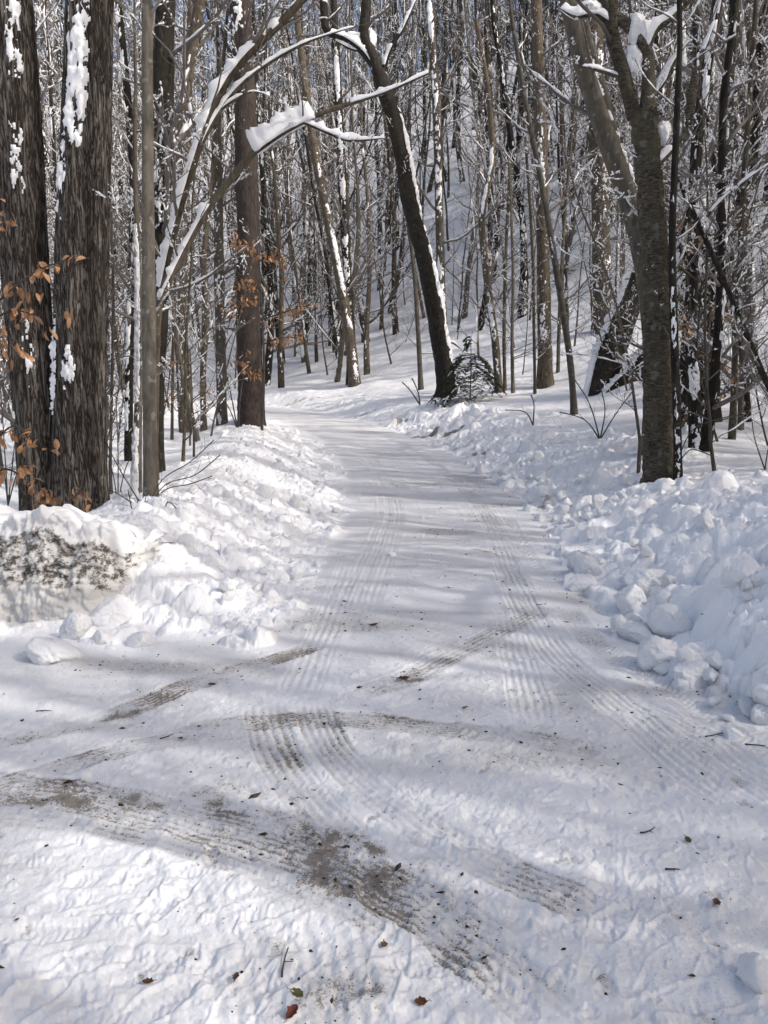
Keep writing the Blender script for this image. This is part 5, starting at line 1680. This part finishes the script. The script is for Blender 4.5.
for i, (px, py, w_, lab, hz) in enumerate([
    (52, 660, 52, 'wide rounded snow block lying alone below the dirt speckled bank', 0.7), (74, 638, 30, 'upright snow chunk leaning behind the wide rounded block', 1.1),
    (108, 622, 46, 'large pale snow chunk at the right foot of the dirt speckled bank', 0.8), (100, 640, 20, 'small snow lump right of the upright chunk', .8), (140, 645, 26, 'snow lump where the left bank end meets the road', .8),
    (682, 688, 17, 'single bright cube like snow chunk lying out from the right bank', 1.1), (757, 985, 40, 'smooth snow lump at the lower right corner of the road', 1.5), (729, 721, 14, 'small snow chunk nearest the bright rounded heap', .8),
    (733, 738, 22, 'flat topped snow chunk lying farthest out below the rounded heap', .7), (752, 712, 26, 'snow chunk pressed against the foot of the rounded heap', .8), (765, 722, 28, 'snow chunk cut by the right edge of the view below the heap', .9),
    (664, 672, 18, 'low snow lump on the road just before the bright cube like chunk', .7), (712, 684, 22, 'snow lump at the foot of the rounded heap, left side', .7), (671, 652, 15, 'snow lump below the big split boulder of snow', .8), (715, 704, 14, 'small flat snow lump in the sunlit strip at right', .6),
    (640, 640, 46, 'long low snow boulder at the toe of the right bank', .6), (672, 632, 40, 'big angular snow boulder with soil specks at the toe of the right bank', 1.1), (632, 606, 34, 'squarish snow boulder above the long low one in the right bank', 1.0), (648, 585, 40, 'round snow boulder high in the right bank', .8),
    (576, 562, 20, 'snow chunk at the road edge with a dark hollow beneath', .8), (568, 556, 12, 'small snow chunk left of the hollowed chunk', .8), (620, 590, 24, 'snow boulder at the road edge midway along the right bank', .9), (640, 596, 26, 'snow boulder right behind the road edge midway along the bank', .9),
    (392, 556, 9, 'small snow lump in the middle of the road between the ruts', .8)]):
    clod(px, py, w_, lab, 'snow chunks fallen from the banks', i, hz)
cr_ = np.random.default_rng(9)
for k in range(130):
    p = edge_point(RIGHT_EDGE, 1, 3.2, 16, abs(cr_.normal(0.45, 0.6)) - 0.2)
    if p is None: continue
    r = float(np.clip(cr_.lognormal(math.log(0.05), 0.55), 0.02, 0.15))
    o = link('snow_clod', CL[cr_.integers(0, 9)]); o.scale = (r, r, r * cr_.uniform(.7, 1.1))
    o.rotation_euler = cr_.uniform(0, 6.28, 3); o.location = (p[0], p[1], surf(p[0], p[1]) + r * 0.25)
    tag(o, 'small snow clod heaped on the right bank along the road', 'snow lump', 'small clods on the right bank')
for k in range(80):
    p = edge_point(LEFT_EDGE, -1, 5.1, 16, abs(cr_.normal(0.6, 0.6)) - 0.1)
    if p is None or p[1] < 5.0: continue
    r = float(np.clip(cr_.lognormal(math.log(0.038), 0.5), 0.015, 0.11))
    o = link('snow_clod', CL[cr_.integers(0, 9)]); o.scale = (r, r, r * cr_.uniform(.7, 1.1))
    o.rotation_euler = cr_.uniform(0, 6.28, 3); o.location = (p[0], p[1], surf(p[0], p[1]) + r * 0.25)
    tag(o, 'small snow clod heaped on the left bank along the road', 'snow lump', 'small clods on the left bank')


def dirty_block():
    # a rounded slab of ploughed snow with a soil speckled front, real thickness
    nx, nz, = 300, 120
    u = np.linspace(0, 1, nx); w = np.linspace(0, 1, nz)
    x0, x1 = -4.3, at(136, 560, 5.6)[0]
    U, Wv = np.meshgrid(u, w, indexing='ij')
    X = x0 + (x1 - x0) * U
    topz = 0.74 - 0.16 * sstep(0.72, 1.0, U) + (fbm(U * 16, U * 0 + 2, 811, 3) - 0.5) * 0.14
    # profile: up the front face (w 0..0.62), over the crest and back down
    a = Wv
    face = sstep(0, 0.62, a)
    Z = np.where(a < 0.62, -0.12 + (topz + 0.12) * (a / 0.62) ** 0.9, topz * (1 - 0.55 * (np.maximum(a - 0.62, 0) / 0.38) ** 1.8))
    Y = np.where(a < 0.62, 5.35 + 0.30 * (a / 0.62) ** 1.2, 5.65 + 1.5 * ((a - 0.62) / 0.38))
    bulge = 0.10 * np.sin(np.pi * np.clip(a / 0.62, 0, 1))
    Y = Y - bulge
    # round the right hand end
    e = sstep(0.80, 1.0, U)
    Y = Y + e * e * 0.55 * np.where(a < 0.7, 1, 0.3); Z = Z - e * 0.10 * np.clip(a / 0.62, 0, 1)
    n1 = fbm(U * 26, Wv * 9, 821, 4, 0.6) - 0.5; n2 = fbm(U * 90, Wv * 34, 823, 3, 0.6) - 0.5
    Y += -n1 * 0.13 * (a < 0.66) - n2 * 0.045 - (fbm(U * 5, Wv * 26, 829, 3) - 0.5) * 0.09 * (a < 0.66); Z += np.where(a >= 0.55, n1 * 0.08 + n2 * 0.02, 0)
    crest = sstep(0.5, 0.62, a) * (1 - sstep(0.75, 0.95, a))
    cl = fbm(U * 30, Wv * 8, 831, 2)
    Z += crest * sstep(0.5, 0.7, cl) * 0.06; Y -= crest * sstep(0.5, 0.7, cl) * 0.05
    Vv = np.stack([X, Y, Z], 2).reshape(-1, 3)
    ii = np.arange(nx * nz).reshape(nx, nz)
    q = np.stack([ii[:-1, :-1], ii[1:, :-1], ii[1:, 1:], ii[:-1, 1:]], 2).reshape(-1, 4)
    me = make_mesh('snow_block', Vv, q, None, [M['block']])
    fr = a / 0.62
    dm = sstep(0.28, 0.5, fr) * (1 - sstep(0.86, 0.98, fr)) * (0.38 - 0.08 * sstep(0.90, 0.99, U)) + 0.42 * sstep(0.10, 0.2, fr) * (1 - sstep(0.24, 0.34, fr)) * vnoise(U * 14, fr * 4, 841) + 0.2 * (1 - sstep(0.0, 0.12, fr))
    dm *= 0.75 + 0.5 * fbm(U * 60, fr * 22, 843, 3)
    dm = np.where(fr > 1.0, 0, dm)
    at1 = me.attributes.new('dirt', 'FLOAT', 'POINT'); at1.data.foreach_set('value', dm.reshape(-1).astype(np.float32))
    gg = sstep(0.0, 0.2, fr) * (1 - sstep(0.8, 1.0, fr)) * 0.75
    at2 = me.attributes.new('grit', 'FLOAT', 'POINT'); at2.data.foreach_set('value', gg.reshape(-1).astype(np.float32))
    o = link('snow_block', me)
    tag(o, 'ploughed snow bank end with a steep soil speckled front below the left maples', 'snow bank')


dirty_block()


def fallen_leaf(px, py, wpx, mat, label, seed):
    rg = np.random.default_rng(seed)
    g = hit_surf(px, py)
    L = pxsize(wpx, g[1]) * 1.05
    n = 9
    t = np.linspace(0, 1, n)
    w = L * 0.30 * np.maximum(np.sin(np.pi * t), 0) ** 0.7 * (1 + 0.25 * np.sin(t * 19 + seed))
    V_ = []; cu = rg.uniform(0.2, 0.6)
    for i in range(n):
        zc = cu * L * (t[i] - 0.5) ** 2
        for s_ in (-1, -0.5, 0, 0.5, 1):
            V_.append(((t[i] - 0.5) * L, s_ * w[i], zc + abs(s_) ** 1.5 * w[i] * rg.uniform(0.25, 0.7)))
    V_ = np.array(V_); Vb = V_ - np.array([0, 0, 0.0012])
    ii = np.arange(n * 5).reshape(n, 5)
    q = np.stack([ii[:-1, :-1], ii[1:, :-1], ii[1:, 1:], ii[:-1, 1:]], 2).reshape(-1, 4)
    qb = q[:, ::-1] + n * 5
    o = link('fallen_leaf', make_mesh('fallen_leaf', np.vstack([V_, Vb]), np.vstack([q, qb]), None, [M[mat]]))
    o.location = (g[0], g[1], g[2] + 0.006); o.rotation_euler = (rg.normal(0, .2), rg.normal(0, .2), rg.uniform(0, 6.28))
    st = Tubes(); st.add(np.array([[L * 0.48, 0, cu * L * .25], [L * 0.65, 0.004, cu * L * .3], [L * 0.8, 0, cu * L * .28]]), np.array([0.0012, 0.001, 0.0008]), 5)
    link('leaf_stalk', st.mesh('leaf_stalk', M[mat]), o)
    tag(o, label, 'leaf', 'dead leaves lying on the road')


for i, (px, py, w_, mt, lab) in enumerate([
    (465, 709, 8, 'leaf_red', 'dark red leaf lying alone on the shaded strip in the middle of the road'), (384, 948, 12, 'leaf_orange', 'orange leaf at the edge of the trodden patch near the bottom'),
    (297, 996, 17, 'leaf_olive', 'olive green leaf near the bottom edge'), (292, 1015, 18, 'leaf_red', 'dark red leaf on the bottom edge below the olive one'), (236, 979, 11, 'leaf_brown', 'red brown leaf between boot prints lower left'),
    (421, 1006, 14, 'leaf_brown', 'crumpled dark leaf near the bottom edge right of centre'), (688, 842, 10, 'leaf_olive', 'dull olive leaf on the right part of the road'), (716, 906, 13, 'leaf_brown', 'narrow brown leaf toward the lower right corner'),
    (403, 681, 16, 'leaf_brown', 'brown leaf on the bare soil patch in the middle of the road'), (212, 686, 9, 'leaf_brown', 'small brown leaf on the bright strip at left'), (692, 981, 7, 'leaf_brown', 'tiny dark leaf close left of the smooth snow lump'),
    (148, 985, 12, 'leaf_brown', 'dark leaf half sunk in a boot print lower left'), (374, 626, 10, 'leaf_brown', 'dark crumpled leaf on the road far beyond the bare soil patch')]):
    fallen_leaf(px, py, w_, mt, lab, 900 + i)


def twig_thing(px, py, L, ang, label, seed):
    rg = np.random.default_rng(seed)
    g = hit_surf(px, py)
    P = [np.zeros(3)]
    v = np.array([math.cos(ang), math.sin(ang), 0.0])
    for i in range(6):
        v = v + rg.normal(0, 0.15, 3) * np.array([1, 1, 0.3]); v /= np.linalg.norm(v); P.append(P[-1] + v * L / 6)
    P = np.array(P); P[:, 2] = np.abs(P[:, 2]) + 0.004
    T = Tubes(); T.add(P, np.linspace(0.0035, 0.0018, 7), 5)
    p, _, d = P[3], 0, 0
    T.add(np.array([P[3], P[3] + np.array([v[1], -v[0], 0.1]) * L * 0.15, P[3] + np.array([v[1], -v[0], 0.15]) * L * 0.28]), np.array([0.002, 0.0016, 0.001]), 4)
    o = link('twig', T.mesh('twig', M['twig_dark'])); o.location = g
    tag(o, label, 'twig', 'twigs lying on the road')


for i, a in enumerate([(640, 835, .07, .3, 'short upright dark twig bit on the right part of the road'), (665, 870, .06, 0, 'tiny twig right of the twig bit'), (745, 745, .18, -.4, 'long thin twig on the road below the rounded heap'),
                       (705, 738, .14, .1, 'thin twig left of the long twig below the heap'), (282, 978, .10, 1.4, 'forked twig above the olive leaf'), (537, 605, .10, .1, 'small twig on the right rut of the road'),
                       (36, 712, .09, .4, 'short twig at the left edge on the soil streak'), (160, 740, .07, .9, 'bit of twig on the road left of the track loop')]):
    twig_thing(*a, 950 + i)

# loose bits of bark and soil on the road: uncountable
def debris():
    rg = np.random.default_rng(12)
    Vs, Ts, off = [], [], 0
    for k in range(5200):
        ok = False
        for _ in range(25):
            x = rg.uniform(-3, 3.0); y = rg.uniform(1.7, 14)
            si, sj = window(x, y, 0.02)
            i = min(np.searchsorted(_rad, math.hypot(x, y)), NR - 1); j = min(np.searchsorted(_ang, math.atan2(x, y)), NA - 1)
            if rg.random() < 0.02 + dirt[i, j] ** 2 * 4 + grit[i, j] * 0.15: ok = True; break
        if not (ok and DL[i, j] < 0.3 and DR[i, j] < 0.5): continue
        r = float(np.clip(rg.lognormal(math.log(0.0027), 0.6), 0.0012, 0.014))
        tet = rg.normal(size=(6, 3)); tet /= np.linalg.norm(tet, axis=1)[:, None]
        tet = np.array([[1, 0, 0], [0, 1, 0], [-1, 0, 0], [0, -1, 0], [0, 0, 0.7], [0, 0, -0.7]], float) * rg.uniform(0.5, 1.5, (6, 1)) * np.array([rg.uniform(.6, 2.2), 1, .8])
        c, s = math.cos(k), math.sin(k)
        tet = tet @ np.array([[c, s, 0], [-s, c, 0], [0, 0, 1]])
        Vs.append(tet * r + np.array([x, y, GZ[i, j] + r * 0.2]))
        Ts.append(np.array([(0, 1, 4), (1, 2, 4), (2, 3, 4), (3, 0, 4), (1, 0, 5), (2, 1, 5), (3, 2, 5), (0, 3, 5)]) + off); off += 6
    o = link('debris', make_mesh('debris', np.concatenate(Vs), None, np.concatenate(Ts), [M['stone']], False))
    tag(o, 'scattered crumbs of soil and bark on the packed snow road', None, None, 'stuff')


debris()

# ------------------------------------------------------------------ light
SUN_EL, SUN_AZ = math.radians(38), math.radians(116)      # azimuth clockwise from +Y: from the right
world = bpy.data.worlds.new("World"); sc.world = world
world.use_nodes = True
nt = world.node_tree
for n in list(nt.nodes): nt.nodes.remove(n)
out = nt.nodes.new('ShaderNodeOutputWorld'); bg = nt.nodes.new('ShaderNodeBackground'); sky = nt.nodes.new('ShaderNodeTexSky')
sky.sky_type = 'NISHITA'; sky.sun_disc = False
sky.sun_elevation = SUN_EL; sky.sun_rotation = SUN_AZ
sky.air_density = 1.0; sky.dust_density = 5.5; sky.ozone_density = 0.9
nt.links.new(sky.outputs[0], bg.inputs[0]); nt.links.new(bg.outputs[0], out.inputs[0])
bg.inputs[1].default_value = 0.15
sl = bpy.data.lights.new('sun', 'SUN'); sl.energy = 2.0; sl.angle = math.radians(0.6); sl.color = (1.0, 0.955, 0.90)
so = bpy.data.objects.new('sun', sl); COL.objects.link(so)
sd = Vector((math.sin(SUN_AZ) * math.cos(SUN_EL), math.cos(SUN_AZ) * math.cos(SUN_EL), math.sin(SUN_EL)))
so.rotation_euler = sd.to_track_quat('Z', 'Y').to_euler(); so.location = (20, 5, 30)

vs = sc.view_settings
vs.view_transform = 'Standard'; vs.look = 'None'; vs.gamma = 1.0; vs.use_curve_mapping = False
vs.exposure = 0.45
sc.render.engine = 'CYCLES'
sc.cycles.max_bounces = 5; sc.cycles.diffuse_bounces = 3; sc.cycles.glossy_bounces = 1
sc.cycles.use_denoising = True
sc.render.film_transparent = False
print('done')
